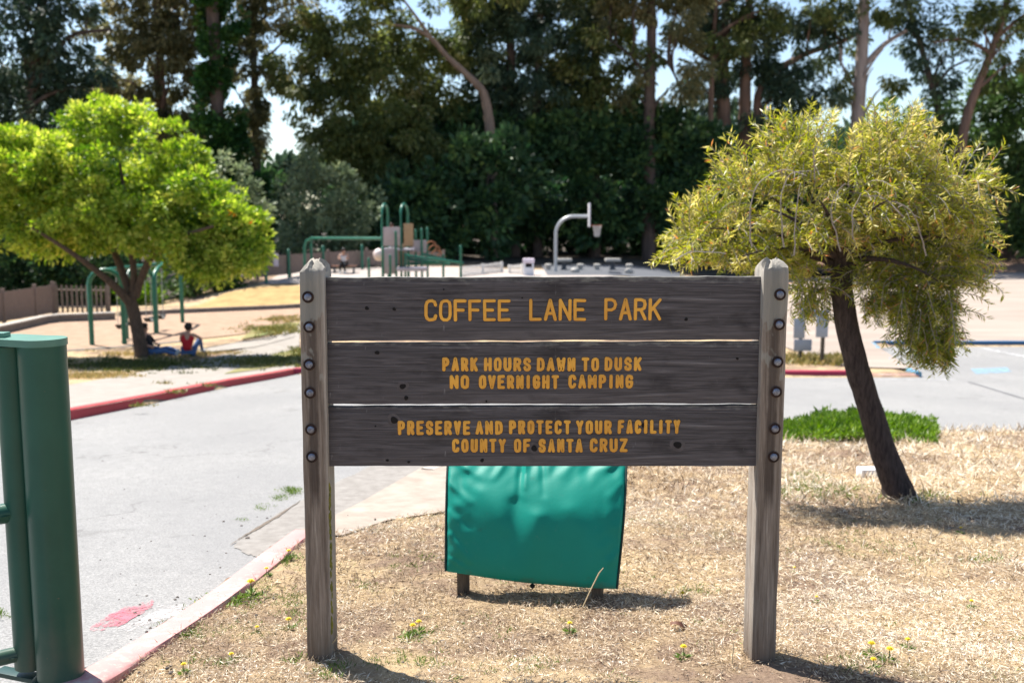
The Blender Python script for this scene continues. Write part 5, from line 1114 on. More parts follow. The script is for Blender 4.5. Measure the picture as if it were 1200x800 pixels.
# ------------------------------------------------------------------ playground
def pole(mb, px, pyt, pyb, Y, r=0.06, cap=True):
    a = at(px, pyb, Y); b = at(px, pyt, Y); mb.tube([(a.x, a.y, min(a.z, gz(a.x, a.y)) - .15), (a.x, a.y, b.z)], r, 12)
    if cap: mb.lathe((a.x, a.y, b.z), [(r * 1.15, -.05), (r * 1.15, 0), (r * .7, .05), (r * .2, .07)], 10)
def plate(mb, x0, y0, x1, y1, Y, th=0.06, mi=0):
    a = at(x0, y0, Y); b = at(x1, y1, Y); mb.box(((a.x + b.x) / 2, Y, (a.z + b.z) / 2), (abs(b.x - a.x), th, abs(a.z - b.z)), None, mi, 0.015)
PY = 45.0
def make_tower():
    b = at(463, 326, PY); b.z = gz(b.x, b.y)
    t = thing('play_tower', 'green and tan playground tower with two tall hoop arches and climbing rails', 'playground', b)
    for x0, x1, Y0, Y1 in ((447.5, 454.5, PY - .55, PY + .55), (469.5, 478, PY - .55, PY + .55)):
        mb = MB(); a = at(x0, 255, Y0); c = at(x1, 255, Y1); zt = at(x0, 239, PY).z; zb = gz(a.x, a.y) - .2; m = (a + c) / 2
        pts = [(a.x, a.y, zb), (a.x, a.y, zt - .5)]
        for k in range(9):
            th = math.pi * (1 - k / 8); pts.append((m.x + (c.x - a.x) / 2 * math.cos(th), m.y + (c.y - a.y) / 2 * math.cos(th), zt - .5 + .5 * math.sin(th)))
        pts += [(c.x, c.y, zt - .5), (c.x, c.y, zb)]
        mb.tube(pts, 0.062, 10); part(t, 'arch', mb, M['playgreen'])
    mb = MB(); pass
    for q, mm in (((449, 266, 469, 288, PY - .62), 'panel'), ((449, 291, 466, 321, PY - .62), 'panel'), ((484, 281.5, 500, 295, PY + .2), 'panel'), ((473, 262, 484.5, 288.5, PY + .1), 'tan'), ((467.5, 286, 474, 316, PY - .3), 'tan')):
        mb = MB(); plate(mb, *q); o = part(t, 'panel', mb, M[mm])
        if mm == 'tan': o['label'] = 'tan panel'
    dz = at(460, 292, PY).z; a = at(447, 292, PY); c = at(486, 292, PY); mb = MB()
    mb.box(((a.x + c.x) / 2, PY, dz), (c.x - a.x, 1.2, .08), None, 0, .01); part(t, 'deck', mb, M['deck']); mb = MB(); plate(mb, 466, 313, 500, 317, PY - .8, 1.2); part(t, 'step', mb, M['deck'])
    c = at(444.5, 298.5, PY - .5); mb = MB(); mb.lathe(c, [(.05, -.27), (.17, -.23), (.25, -.12), (.28, 0), (.25, .13), (.16, .24), (.05, .28)], 18); part(t, 'bubble', mb, M['bubble'])
    for (x, yt, yb, Y) in ((464.5, 272, 322, PY - .8), (487.5, 270.5, 312, PY + .5), (494.5, 269, 318, PY), (501, 268, 308, PY + .8), (519.5, 299, 318, PY + .3), (540, 289, 325, PY - .6), (475, 297, 320, PY - .7), (457.5, 300, 326, PY - 1.2), (432.5, 303.5, 326, PY - 1.2), (449, 291, 326, PY - 1.0)):
        mb = MB(); pole(mb, x, yt, yb, Y, 0.055); part(t, 'post', mb, M['playgreen'])
    for (x0, y0, Y0, x1, y1, Y1) in ((474, 299, PY - .7, 543, 308.5, PY - .6), (494, 297.5, PY, 522, 304, PY + .3), (476, 303, PY - .2, 527, 309.5, PY + .4), (480, 309, PY, 520, 308, PY + .3)):
        mb = MB(); mb.tube([at(x0, y0, Y0), at(x1, y1, Y1)], 0.06, 8); part(t, 'rail', mb, M['playgreen'])
    mb = MB()
    for cx_, cy_, r_ in ((505, 289, .24), (509, 294, .26), (512, 300, .26)):
        c = at(cx_, cy_, PY + .3); mb.tube([(c.x + r_ * math.cos(R(a)), c.y, c.z + r_ * math.sin(R(a))) for a in range(-60, 200, 20)], 0.035, 6)
    part(t, 'climber', mb, M['brownp'])
    # overhead beam with a bucket swing hung from it, reaching left to its own leg frame
    z = at(400, 279.5, PY).z; x0 = at(358, 279, PY + 4).x; x1 = at(447.5, 279, PY).x
    a0 = at(356.5, 279, PY + 3.5); b0 = at(364.5, 279, PY + 4.6); e = at(447.5, 279.5, PY - .5)
    mb = MB(); zg = gz(a0.x, a0.y) - .2
    mb.tube([(a0.x, a0.y, zg), (a0.x, a0.y, a0.z - .45), (a0.x + .1, a0.y, a0.z - .15), (a0.x + .4, a0.y - .2, a0.z), e], 0.07, 10)
    mb.tube([(b0.x, b0.y, gz(b0.x, b0.y) - .2), (b0.x, b0.y, b0.z - .1), (a0.x + .4, a0.y - .2, a0.z)], 0.06, 10)
    part(t, 'overhead_beam', mb, M['playgreen'])
make_tower()
t = None
for (pxs, lab) in ((((425, 324), (445, 314)), 'short reddish timber edging left of the play tower'), (((468, 324), (527, 322.5)), 'long reddish timber edging in front of the play tower')):
    a = at(*pxs[0], PY - 1.5); c = at(*pxs[1], PY - .5); mb = MB(); d = c - a
    mb.box(((a.x + c.x) / 2, (a.y + c.y) / 2, gz((a.x + c.x) / 2, (a.y + c.y) / 2) + .12), (d.length, .16, .26), math.atan2(d.y, d.x), 0, .02)
    tag(part(None, 'timber_edging', mb, M['timber']), lab, 'edging', 'timber edgings of the playground')
FP = [(312, 303, 330, 48.3, 'leftmost green bollard post by the open end of the playground fence'), (338.5, 293, 315, 50.3, 'green post in front of the pale notice on the playground fence'), (379, 289, 311, 52.6, 'green post in front of the playground fence under the overhead beam'), (424.5, 288, 312, 54.4, 'green post in front of the fence just left of the play tower')]
for x, yt, yb, Y, lab in FP:
    mb = MB(); pole(mb, x, yt, yb, Y, 0.075); tag(part(None, 'bollard', mb, M['playgreen']), lab, 'post', 'green posts along the playground fence')
mb = MB(); plate(mb, 320, 297, 326.5, 312, 49.1, .03); tag(part(None, 'notice_board', mb, M['lav']), 'small pale lavender notice on the left end of the playground fence', 'notice')

# basketball hoop
def make_hoop():
    Y = 54; b = at(651, 322, Y); b.z = gz(b.x, b.y)
    t = thing('basketball_hoop', 'grey gooseneck basketball hoop seen from the side with a white net', 'basketball hoop', b)
    mb = MB(); zt = at(675, 253.5, Y).z; px = [at(651, 330, Y), at(651, 285, Y)]; pts = [Vector((b.x, Y, b.z - .3)), Vector((b.x, Y, zt - 1.0))]
    for k in range(1, 9): a = R(180 - 90 * k / 8); pts.append(Vector((b.x + .95 + .95 * math.cos(a), Y, zt - .95 + .95 * math.sin(a))))
    xb = at(690.5, 253, Y).x; pts.append(Vector((xb - .05, Y, zt))); mb.tube(pts, 0.09, 14); part(t, 'pole', mb, M['galv'])
    ztop = at(692, 238, Y).z; zbot = at(692, 266, Y).z; mb = MB(); mb.box((xb, Y, (ztop + zbot) / 2), (.09, 1.7, ztop - zbot), Matrix.Rotation(R(-3), 3, 'Z'), 0, .03); part(t, 'backboard', mb, M['white'])
    rc = at(704, 264, Y); zr = rc.z; mb = MB(); rx = xb + .42
    mb.tube([(rx + .24 * math.cos(R(a)), Y - .1 + .24 * math.sin(R(a)), zr) for a in range(0, 361, 20)], 0.022, 6, False); mb.tube([(xb, Y - .03, zr), (rx - .22, Y - .08, zr)], .03, 6); part(t, 'rim', mb, M['rim'])
    mb = MB()
    for k in range(14):
        for sg in (1, -1):
            p = []
            for j in range(6): a = 2 * math.pi * (k / 14) + sg * j * .16; r = .24 - .11 * (j / 5) ** .7; p.append((rx + r * math.cos(a), Y - .1 + r * math.sin(a), zr - .12 * j))
            mb.tube(p, .014, 4, False)
    part(t, 'net', mb, M['net'])
make_hoop()
def make_bin():
    Y = 50.5; a = at(619.5, 324, Y); z0 = gz(a.x, a.y); zt = at(619, 303, Y).z; t = thing('litter_bin', 'white box shaped bin with a dark opening left of the basketball pole', 'bin', (a.x, a.y, z0))
    w = .52; h = zt - z0; mb = MB(); mb.box((a.x, Y, z0 + h * .26), (w, .5, h * .52), None, 0, .03)
    for sx in (-1, 1): mb.box((a.x + sx * (w / 2 - .05), Y, z0 + h * .62), (.1, .5, h * .24), None, 0, .01)
    part(t, 'body', mb, M['white']); mb = MB(); mb.box((a.x, Y + .1, z0 + h * .62), (w - .2, .25, h * .22), None, 0, .01); part(t, 'opening', mb, M['black']); mb = MB()
    mb.box((a.x, Y, z0 + h * .88), (w + .06, .56, h * .26), None, 0, .05); part(t, 'lid', mb, M['lav'])
make_bin()
def make_table(px, py, label):
    Y = 56; c = at(px, py, Y); z0 = gz(c.x, c.y); t = thing('picnic_table', label, 'table', (c.x, c.y, z0), 'picnic tables beyond the basketball court'); zt = max(c.z, z0 + .6)
    mb = MB(); mb.box((c.x, c.y, zt), (.85, .75, .16), None, 0, .03); part(t, 'tabletop', mb, M['stone']); mb = MB(); mb.lathe((c.x, c.y, z0), [(.26, -.1), (.22, .05), (.13, .15), (.13, zt - z0 - .05)], 14); part(t, 'pedestal', mb, M['court'])
    for sx in (-.9, .9):
        mb = MB(); mb.lathe((c.x + sx, c.y - .3, z0), [(.14, -.1), (.13, .2), (.2, .25), (.2, .36), (.15, .4)], 12); part(t, 'stool', mb, M['stone'])
make_table(661, 309.5, 'small pale concrete picnic table right behind the basketball pole'); make_table(718, 310, 'small pale concrete picnic table below the basketball net')
for px, lab in ((674, 'pale round boulder between the two picnic tables, left one'), (737, 'pale round boulder right of the right hand picnic table')):
    c = at(px, 318, 53); bm = bmesh.new(); bmesh.ops.create_icosphere(bm, subdivisions=3, radius=.22)
    for v in bm.verts: v.co *= 1 + .25 * mnoise.noise(v.co * 6 + Vector((px, 0, 0))); v.co.z *= .8
    mb = MB(); bm.verts.index_update(); mb.add([v.co + Vector((c.x, c.y, gz(c.x, c.y) + .16)) for v in bm.verts], [[v.index for v in f.verts] for f in bm.faces]); bm.free()
    tag(part(None, 'boulder', mb, M['stone']), lab, 'boulder', 'boulders by the picnic tables')

# ------------------------------------------------------------------ signs by the red kerb on the right
def make_small_sign(px, base, plates, label, Y):
    g = hit(px, base); t = thing('small_sign', label, 'sign', g, 'grey backed signs by the red kerb'); top = min(p[1] for p in plates)
    zt = at(px, top, g.y).z; mb = MB(); mb.box((g.x, g.y, (zt + g.z - .3) / 2), (.09, .09, zt - g.z + .3), None, 0, .01); part(t, 'post', mb, M['signwood'])
    for (x0, y0, x1, y1) in plates:
        mb = MB(); a = at(x0, y0, g.y - .06); b = at(x1, y1, g.y - .06); mb.box(((a.x + b.x) / 2, g.y - .06, (a.z + b.z) / 2), (b.x - a.x, .012, a.z - b.z), None, 0, .004); part(t, 'plate', mb, M['signback'])
make_small_sign(937, 425, [(930.5, 397.5, 951, 411), (930.5, 373, 943, 396.5), (938, 354, 958, 372)], 'grey sign of three stacked plates nearest the right sign post, behind the bottlebrush', 25)
make_small_sign(963, 427, [(957, 363, 970, 395)], 'narrow grey single plate sign left of the bottlebrush trunk', 25)

# ------------------------------------------------------------------ people
def skin_mesh(name, verts, edges, rad, mat, parent, sub=2):
    me = bpy.data.meshes.new('t'); me.from_pydata(verts, edges, []); o = bpy.data.objects.new('t', me); COL.objects.link(o)
    o.modifiers.new('s', 'SKIN'); sv = me.skin_vertices[0].data
    for i, r in enumerate(rad): sv[i].radius = (r, r) if not hasattr(r, '__len__') else r; sv[i].use_root = (i == 0)
    sb = o.modifiers.new('u', 'SUBSURF'); sb.levels = sub; sb.render_levels = sub
    dg = bpy.context.evaluated_depsgraph_get(); m2 = bpy.data.meshes.new_from_object(o.evaluated_get(dg)); m2.name = name
    bpy.data.objects.remove(o); m2.materials.clear(); m2.materials.append(mat); m2.polygons.foreach_set('use_smooth', [True] * len(m2.polygons))
    return link(name, m2, parent)
def person(label, loc, rotz, J, top_mat, leg_mat, hair_mat, sleeve=True, group=None, scale=1.0, hair_len=0.0):
    """J: joints in metres; body is one skinned figure, clothes are slightly larger shells over it"""
    t = thing('person', label, 'person', loc, group); t.rotation_euler.z = rotz; t.scale = (scale,) * 3
    N = ['pelvis', 'waist', 'chest', 'neck', 'chin', 'crown', 'shl', 'ell', 'hal', 'shr', 'elr', 'har', 'hpl', 'knl', 'anl', 'tol', 'hpr', 'knr', 'anr', 'tor']
    E = [('pelvis', 'waist'), ('waist', 'chest'), ('chest', 'neck'), ('neck', 'chin'), ('chin', 'crown'), ('chest', 'shl'), ('shl', 'ell'), ('ell', 'hal'), ('chest', 'shr'), ('shr', 'elr'), ('elr', 'har'), ('pelvis', 'hpl'), ('hpl', 'knl'), ('knl', 'anl'), ('anl', 'tol'), ('pelvis', 'hpr'), ('hpr', 'knr'), ('knr', 'anr'), ('anr', 'tor')]
    rd = dict(pelvis=.13, waist=.12, chest=.135, neck=.052, chin=.085, crown=.088, shl=.062, ell=.042, hal=.036, shr=.062, elr=.042, har=.036, hpl=.085, knl=.058, anl=.04, tol=.035, hpr=.085, knr=.058, anr=.04, tor=.035)
    ix = {n: i for i, n in enumerate(N)}
    skin_mesh('body', [J[n] for n in N], [(ix[a], ix[b]) for a, b in E], [rd[n] for n in N], M['skin'], t)
    def shell(nm, ns, mat, k):
        ii = {n: i for i, n in enumerate(ns)}; ee = [(ii[a], ii[b]) for a, b in E if a in ii and b in ii]
        skin_mesh(nm, [J[n] for n in ns], ee, [rd[n] * k for n in ns], mat, t)
    sh = ['pelvis', 'waist', 'chest', 'shl', 'shr'] + (['ell', 'elr'] if sleeve else [])
    shell('shirt', sh, top_mat, 1.16); shell('trousers', ['pelvis', 'hpl', 'knl', 'anl', 'hpr', 'knr', 'anr'], leg_mat, 1.15)
    for a, b in (('anl', 'tol'), ('anr', 'tor')):
        m = MB(); p, q = Vector(J[a]), Vector(J[b]); m.tube([p - (q - p) * .3, p, q, q + (q - p) * .15], [.03, .055, .05, .03], 10); me = part(None, 'shoe', m, M['shoe']); me.parent = t
    bm = bmesh.new(); bmesh.ops.create_icosphere(bm, subdivisions=3, radius=.118); c = Vector(J['crown']); f = (Vector(J['face']) - c).normalized()
    for v in bm.verts:
        if v.co.normalized().dot(f) > .25 and v.co.z < .05: v.co *= .72
        if v.co.z < 0 and v.co.normalized().dot(f) < .2: v.co.z *= 1 + hair_len
        v.co *= 1 + .06 * mnoise.noise(v.co * 20)
    for v in bm.verts: v.co += c + Vector((0, 0, -.01)) - f * .012
    me = bpy.data.meshes.new('hair'); bm.to_mesh(me); bm.free(); me.materials.append(hair_mat); me.polygons.foreach_set('use_smooth', [True] * len(me.polygons)); link('hair', me, t)
    # face: nose, eyes, ears built into one small child mesh
    hc = (Vector(J['crown']) + Vector(J['chin'])) / 2; sd = Vector((-f.y, f.x, 0)).normalized()
    m = MB(); m.lathe(hc + f * .092, [(.004, -.018), (.014, -.01), (.011, .004), (.004, .02)], 8); o = part(None, 'nose', m, M['skin']); o.parent = t
    for k in (-1, 1): m = MB(); m.lathe(hc + sd * k * .09, [(.006, -.03), (.016, -.01), (.018, .012), (.006, .03)], 8); o = part(None, 'ear', m, M['skin']); o.parent = t
    for k in (-1, 1): m = MB(); m.lathe(hc + f * .083 + sd * k * .034 + Vector((0, 0, .018)), [(.003, -.008), (.010, 0), (.003, .008)], 8); o = part(None, 'eye', m, M['black']); o.parent = t
    m = MB(); m.lathe(hc + f * .082 + Vector((0, 0, -.045)), [(.006, -.006), (.02, 0), (.006, .006)], 8); o = part(None, 'mouth', m, M['timber']); o.parent = t
    return t
g = hit(176, 416)
J1 = dict(pelvis=(0, 0, .13), waist=(-.10, 0, .30), chest=(-.17, 0, .50), neck=(-.19, 0, .66), chin=(-.17, 0, .74), crown=(-.17, 0, .84), face=(.5, -.1, .78), shl=(-.17, .17, .58), ell=(-.02, .24, .36), hal=(.2, .14, .27), shr=(-.17, -.17, .58), elr=(-.05, -.25, .34), har=(.18, -.16, .25), hpl=(.06, .10, .12), knl=(.48, .12, .22), anl=(.86, .12, .07), tol=(.93, .12, .20), hpr=(.06, -.10, .12), knr=(.46, -.12, .16), anr=(.84, -.14, .07), tor=(.9, -.14, .2))
person('person in black top sitting against the lime tree trunk with legs stretched out', (g.x + .08, g.y - .1, g.z), R(-8), J1, M['blackcloth'], M['jeans'], M['hair'], True, None, 1.0, .9)
g = hit(221, 417)
J2 = dict(pelvis=(0, 0, .14), waist=(-.03, .0, .32), chest=(-.02, 0.02, .53), neck=(0, .03, .68), chin=(.02, .04, .76), crown=(.02, .05, .86), face=(.3, .9, .75), shl=(-.19, .04, .60), ell=(-.27, .2, .40), hal=(-.1, .42, .45), shr=(.17, .04, .60), elr=(.32, .18, .48), har=(.25, .42, .46), hpl=(-.09, .08, .13), knl=(-.12, .42, .48), anl=(-.11, .62, .08), tol=(-.11, .78, .05), hpr=(.11, .08, .13), knr=(.24, .34, .48), anr=(.22, .56, .08), tor=(.24, .72, .05))
person('person in red top and blue jeans sitting on the grass with back turned, knees up', (g.x, g.y, g.z), 0, J2, M['red'], M['jeans'], M['hair'], False, None, 1.0, .1)
c = at(403, 311, 52.2); zg = gz(c.x, c.y)
J3 = dict(pelvis=(0, 0, .52), waist=(0, .02, .70), chest=(0, .03, .92), neck=(0, .01, 1.07), chin=(0, -.02, 1.15), crown=(0, -.02, 1.25), face=(.1, -.9, 1.1), shl=(-.18, .02, 1.0), ell=(-.24, -.14, .80), hal=(-.1, -.34, .80), shr=(.18, .02, 1.0), elr=(.26, -.12, .80), har=(.14, -.34, .84), hpl=(-.09, -.08, .50), knl=(-.12, -.42, .52), anl=(-.12, -.46, .10), tol=(-.12, -.6, .05), hpr=(.09, -.08, .50), knr=(.12, -.42, .52), anr=(.12, -.44, .10), tor=(.12, -.58, .05))
person('person in white top and dark trousers sitting on a bench before the playground fence', (c.x, c.y, zg), 0, J3, M['whitecloth'], M['blackcloth'], M['hair'], False, None, 1.0, .2)
bt = thing('bench', 'low dark bench under the person in white at the playground fence', 'bench', (c.x, c.y + .05, zg)); mb = MB(); mb.box((c.x, c.y + .06, zg + .40), (1.3, .36, .05), None, 0, .01); part(bt, 'seat', mb, M['timber'])
for sx in (-.5, .5): mb = MB(); mb.box((c.x + sx, c.y + .06, zg + .17), (.07, .3, .41), None, 0, .01); part(bt, 'leg', mb, M['court'])
c = at(460, 292, PY); dz = c.z + .04
J4 = dict(pelvis=(0, 0, .62), waist=(0, 0, .76), chest=(0, 0, .95), neck=(0, 0, 1.08), chin=(0, -.02, 1.14), crown=(0, -.02, 1.25), face=(0, -.9, 1.1), shl=(-.16, 0, 1.02), ell=(-.22, -.03, .80), hal=(-.2, -.16, .68), shr=(.16, 0, 1.02), elr=(.22, -.03, .80), har=(.2, -.16, .68), hpl=(-.08, 0, .58), knl=(-.09, -.03, .33), anl=(-.09, 0, .06), tol=(-.09, -.14, .04), hpr=(.08, 0, .58), knr=(.09, -.03, .33), anr=(.09, 0, .06), tor=(.09, -.14, .04))
person('child with brown hair in a pink top standing on the play tower deck', (c.x, PY - .2, dz), R(20), J4, M['pinkcloth'], M['jeans'], simple('brown_hair', (.10, .04, .025), (.06, .025, .015), 40, .6), True, None, .84, .2)

# ------------------------------------------------------------------ planting: ground cover, grass, weeds, litter
def ground_cover():
    rng = np.random.default_rng(81); c0 = hit(1005, 508); t = thing('ground_cover_shrub', 'low spreading bright green ground cover shrub at the road edge behind the bottlebrush', 'shrub', c0)
    P = []; A = []
    ymid = c0.y
    for k in range(900):
        u = float(np.clip(rng.normal(0, .55), -1.0, 1.0)); px = 1006 + 84 * u; hgt = max(.12, 1 - abs(u) ** 2.2) * rng.uniform(.35, 1.1) * 0.24 * (1 + .5 * math.sin(u * 9) * .4)
        dY = rng.normal() * .36; q = at(px, 506, ymid + dY); z = gz(q.x, q.y); m = 40; dd = rand_dirs(m, rng); dd[:, 2] = np.abs(dd[:, 2])
        P.append(np.array([q.x, q.y, z + hgt * .55 * rng.random() ** .5]) + dd * np.array([.12, .12, .09]) * rng.random((m, 1)) ** .5 * (0.5 + hgt * 3)); A.append(dd + np.array([0, 0, .4]))
    P = np.concatenate(P); A = np.concatenate(A); n = len(P); tone = rng.normal(.55, .2, n)
    leaf_mesh('foliage', P, A, rng.uniform(.04, .085, n), rng.uniform(.018, .032, n), tone, L_JUN, t, rng=rng)
    mb = MB()
    for k in range(14): a = c0 + Vector((rng.uniform(-.7, .7), rng.uniform(-.2, .2), -.02)); a.z = gz(a.x, a.y); mb.tube(curve_pts(a, a + Vector((rng.uniform(-.2, .2), rng.uniform(-.2, .1), .14)), .03, 4), .008, 5)
    part(t, 'stem', mb, M['barkdark'])
ground_cover()

lawn_poly = [(x + .13, y - .09) for x, y in near_kerb[2:]] + [hxy(*p) for p in ((400, 627), (455, 609), (520, 599), (560, 581), (600, 549), (655, 517))] + lawn_far[3:] + [(26, -2), (-1.9, -2)]
def grass():
    rng = np.random.default_rng(91); P = []; A = []; L = []; W = []; T = []
    for (y0, y1, dens, ln, wd, up) in ((2.9, 4.6, 15000, .024, .0026, .25), (4.6, 6.6, 5200, .036, .0036, .4), (6.6, 9.0, 1500, .075, .0065, .6), (9.0, 12.0, 700, .09, .009, .7)):
        xm = y1 * .85; area = 2 * xm * (y1 - y0); n = int(area * dens); x = rng.uniform(-xm, xm, n); y = rng.uniform(y0, y1, n)
        k = pip(lawn_poly, x, y) & (np.abs(x) < y * .85 + .2); x, y = x[k], y[k]; n = len(x)
        # clumpy: thin out bare earth patches (more of them near the kerb)
        f = np.array([mnoise.noise(Vector((a * 1.1, b * 1.6, 3.3))) * .6 + mnoise.noise(Vector((a * 4.2, b * 4.2, 7.7))) * .4 for a, b in zip(x, y)])
        bare = f + .26 * np.clip((x + .7) / 2.0, -1.2, 1); k = rng.random(n) < np.clip(.55 + bare * 1.9, .05, 1); x, y, f = x[k], y[k], f[k]; n = len(x)
        bz = np.array([bumps(a, b) for a, b in zip(x, y)])
        z = terrain(x, y) + bz + .003; d = rand_dirs(n, rng); st = rng.random(n) < up * .5
        d[:, 2] = np.where(st, np.abs(d[:, 2]) * .5 + .7, np.abs(d[:, 2]) * .22); d = unit(d)
        l = ln * rng.uniform(.4, 1.5, n) * np.where(st, 1.1, 1.0)
        P.append(np.stack([x, y, z + rng.random(n) * .012], 1)); A.append(d); L.append(l); W.append(wd * rng.uniform(.6, 1.6, n))
        f2 = np.array([mnoise.noise(Vector((a * .75, b * 1.1, 1.7))) for a, b in zip(x, y)])
        T.append(.49 + .36 * f + .30 * f2 + .14 * np.clip(x / 3, -1, 1) + rng.normal(.02, .27, n))
    P = np.concatenate(P); A = np.concatenate(A); L = np.concatenate(L); W = np.concatenate(W); T = np.concatenate(T)
    # a few taller bent stalks
    o = leaf_mesh('dry_grass', P, A, L, W, T, L_STRAW, None, rng=rng)
    tag(o, 'dry clipped straw coloured grass and litter covering the lawn round the sign', 'grass', None, 'stuff')
    # green blades among the straw and the lawns across the road
    P = []; A = []; L = []; W = []; T = []
    def patch(px, py, rx, ry, n, ln, wd, green=.5, dz=0.0):
        q = [tuple(hit(px + rx * a, py + ry * b, dz)[:2]) for a, b in zip(rng.normal(0, .5, max(3, n // 12)), rng.normal(0, .5, max(3, n // 12)))]
        for (cx_, cy_) in q:
            m = 12; sp = ln * .9; x = cx_ + rng.normal(0, sp, m); y = cy_ + rng.normal(0, sp, m); d = rand_dirs(m, rng); d[:, 2] = np.abs(d[:, 2]) + .5
            P.append(np.stack([x, y, terrain(x, y) + .005 + dz], 1)); A.append(unit(d)); L.append(ln * rng.uniform(.5, 1.3, m)); W.append(wd * rng.uniform(.7, 1.3, m)); T.append(rng.normal(green, .2, m))
    for a in ((960, 578, 60, 10, 700, .05, .006), (1090, 585, 60, 8, 300, .05, .006), (940, 560, 25, 8, 200, .05, .006), (560, 590, 40, 12, 130, .03, .004), (480, 660, 60, 14, 260, .022, .004), (330, 660, 30, 18, 240, .025, .004), (300, 745, 60, 12, 260, .02, .003), (820, 695, 40, 8, 160, .025, .0035), (480, 775, 50, 12, 260, .022, .0032), (620, 782, 60, 10, 200, .022, .0032), (1010, 780, 60, 14, 260, .022, .0032), (380, 785, 30, 8, 160, .025, .0035), (345, 715, 14, 20, 160, .025, .0035), (440, 690, 30, 10, 120, .02, .003), (1000, 640, 90, 14, 240, .035, .004), (1120, 660, 60, 12, 160, .035, .004), (285, 611, 9, 4, 60, .018, .003, .6, -.1), (310, 595, 12, 5, 130, .022, .003, .6, -.1), (343, 576, 9, 4, 330, .03, .005, .6, -.1), (330, 584, 9, 4, 160, .025, .004, .6, -.1), (-5, 722, 20, 6, 120, .03, .005, .5, -.1), (230, 735, 50, 25, 300, .02, .003), (320, 700, 40, 20, 260, .02, .003), (250, 778, 60, 10, 240, .02, .003)): patch(*a)
    o = leaf_mesh('green_grass', np.concatenate(P), np.concatenate(A), np.concatenate(L), np.concatenate(W), np.concatenate(T), L_WEED, None, rng=rng)
    tag(o, 'thin green grass and clover growing through the dry lawn', 'grass', None, 'stuff')
    P.clear(); A.clear(); L.clear(); W.clear(); T.clear()
    for a in ((170, 428, 105, 8, 6500, .10, .022, .15), (110, 441, 50, 4, 1200, .10, .025, .9), (310, 425, 40, 6, 2600, .12, .03, .4), (320, 387, 40, 6, 2200, .13, .035, .55), (350, 416, 20, 8, 800, .12, .03, .4), (330, 375, 30, 4, 900, .13, .035, .7), (200, 415, 90, 3, 1800, .10, .03, .9), (205, 461, 4, 1.5, 60, .10, .02, .5), (194, 451, 4, 1.2, 60, .1, .02, .7), (235, 453, 14, 1.5, 60, .09, .02, .5), (165, 477, 14, 1.5, 60, .08, .02, .5)): patch(*a)
    for px in np.arange(926, 996, 7): patch(px, 424, 6, 4, 220, .22, .04, .7)
    o = leaf_mesh('verge_grass', np.concatenate(P), np.concatenate(A), np.concatenate(L), np.concatenate(W), np.concatenate(T), L_VERGE, None, rng=rng)
    tag(o, 'patchy green grass under the lime tree and along the far verges', 'grass', None, 'stuff')
grass()
def sprigs():
    rng = np.random.default_rng(95); P = []; A = []; L = []; W = []; T = []
    for k in range(420):
        x = rng.uniform(-1.9, 3.2); y = 3.1 + 3.6 * rng.random() ** 1.3
        if not pip(lawn_poly, np.array([x]), np.array([y]))[0] or mnoise.noise(Vector((x * 1.4, y * 1.8, 5))) < .02 - .12 * (x < -.2): continue
        m = int(rng.integers(6, 16)); d = rand_dirs(m, rng); d[:, 2] = np.abs(d[:, 2]) * .6 + .1; sp = rng.uniform(.008, .03)
        P.append(np.array([x, y, gz(x, y) + bumps(x, y) + .002]) + rng.normal(0, 1, (m, 3)) * np.array([sp, sp, 0])); A.append(d); L.append(rng.uniform(.010, .026, m)); W.append(rng.uniform(.003, .006, m)); T.append(rng.normal(.55, .22, m))
    o = leaf_mesh('clover', np.concatenate(P), np.concatenate(A), np.concatenate(L), np.concatenate(W), np.concatenate(T), L_WEED, None, rng=rng)
    tag(o, 'tiny green clover sprigs scattered through the straw of the lawn', 'clover', None, 'stuff')
sprigs()
def straw_stalks():
    o = MB(); g1 = hit(368, 763); g2 = hit(684, 715)
    for pts in ([(366, 770), (378, 760), (392, 752), (396, 745)], [(682, 714), (692, 692), (702, 672), (707, 666)], [(596, 706), (622, 703), (640, 708)], [(1012, 766), (1060, 768)], [(838, 770), (836, 748)], [(858, 778), (860, 752)], [(585, 770), (582, 752)]):
        Y = hit(*pts[0]).y - .02
        o.tube([at(x, y, Y - .01 * i) + Vector((0, 0, .004)) for i, (x, y) in enumerate(pts)], [.0028] * (len(pts) - 1) + [.0016], 5)
    p = part(None, 'straw_stalks', o, simple('pale_straw', (.62, .5, .32), (.45, .34, .2), 30, .8)); tag(p, 'few longer pale straw stalks sticking up from the clipped lawn', 'grass', None, 'stuff')
straw_stalks()

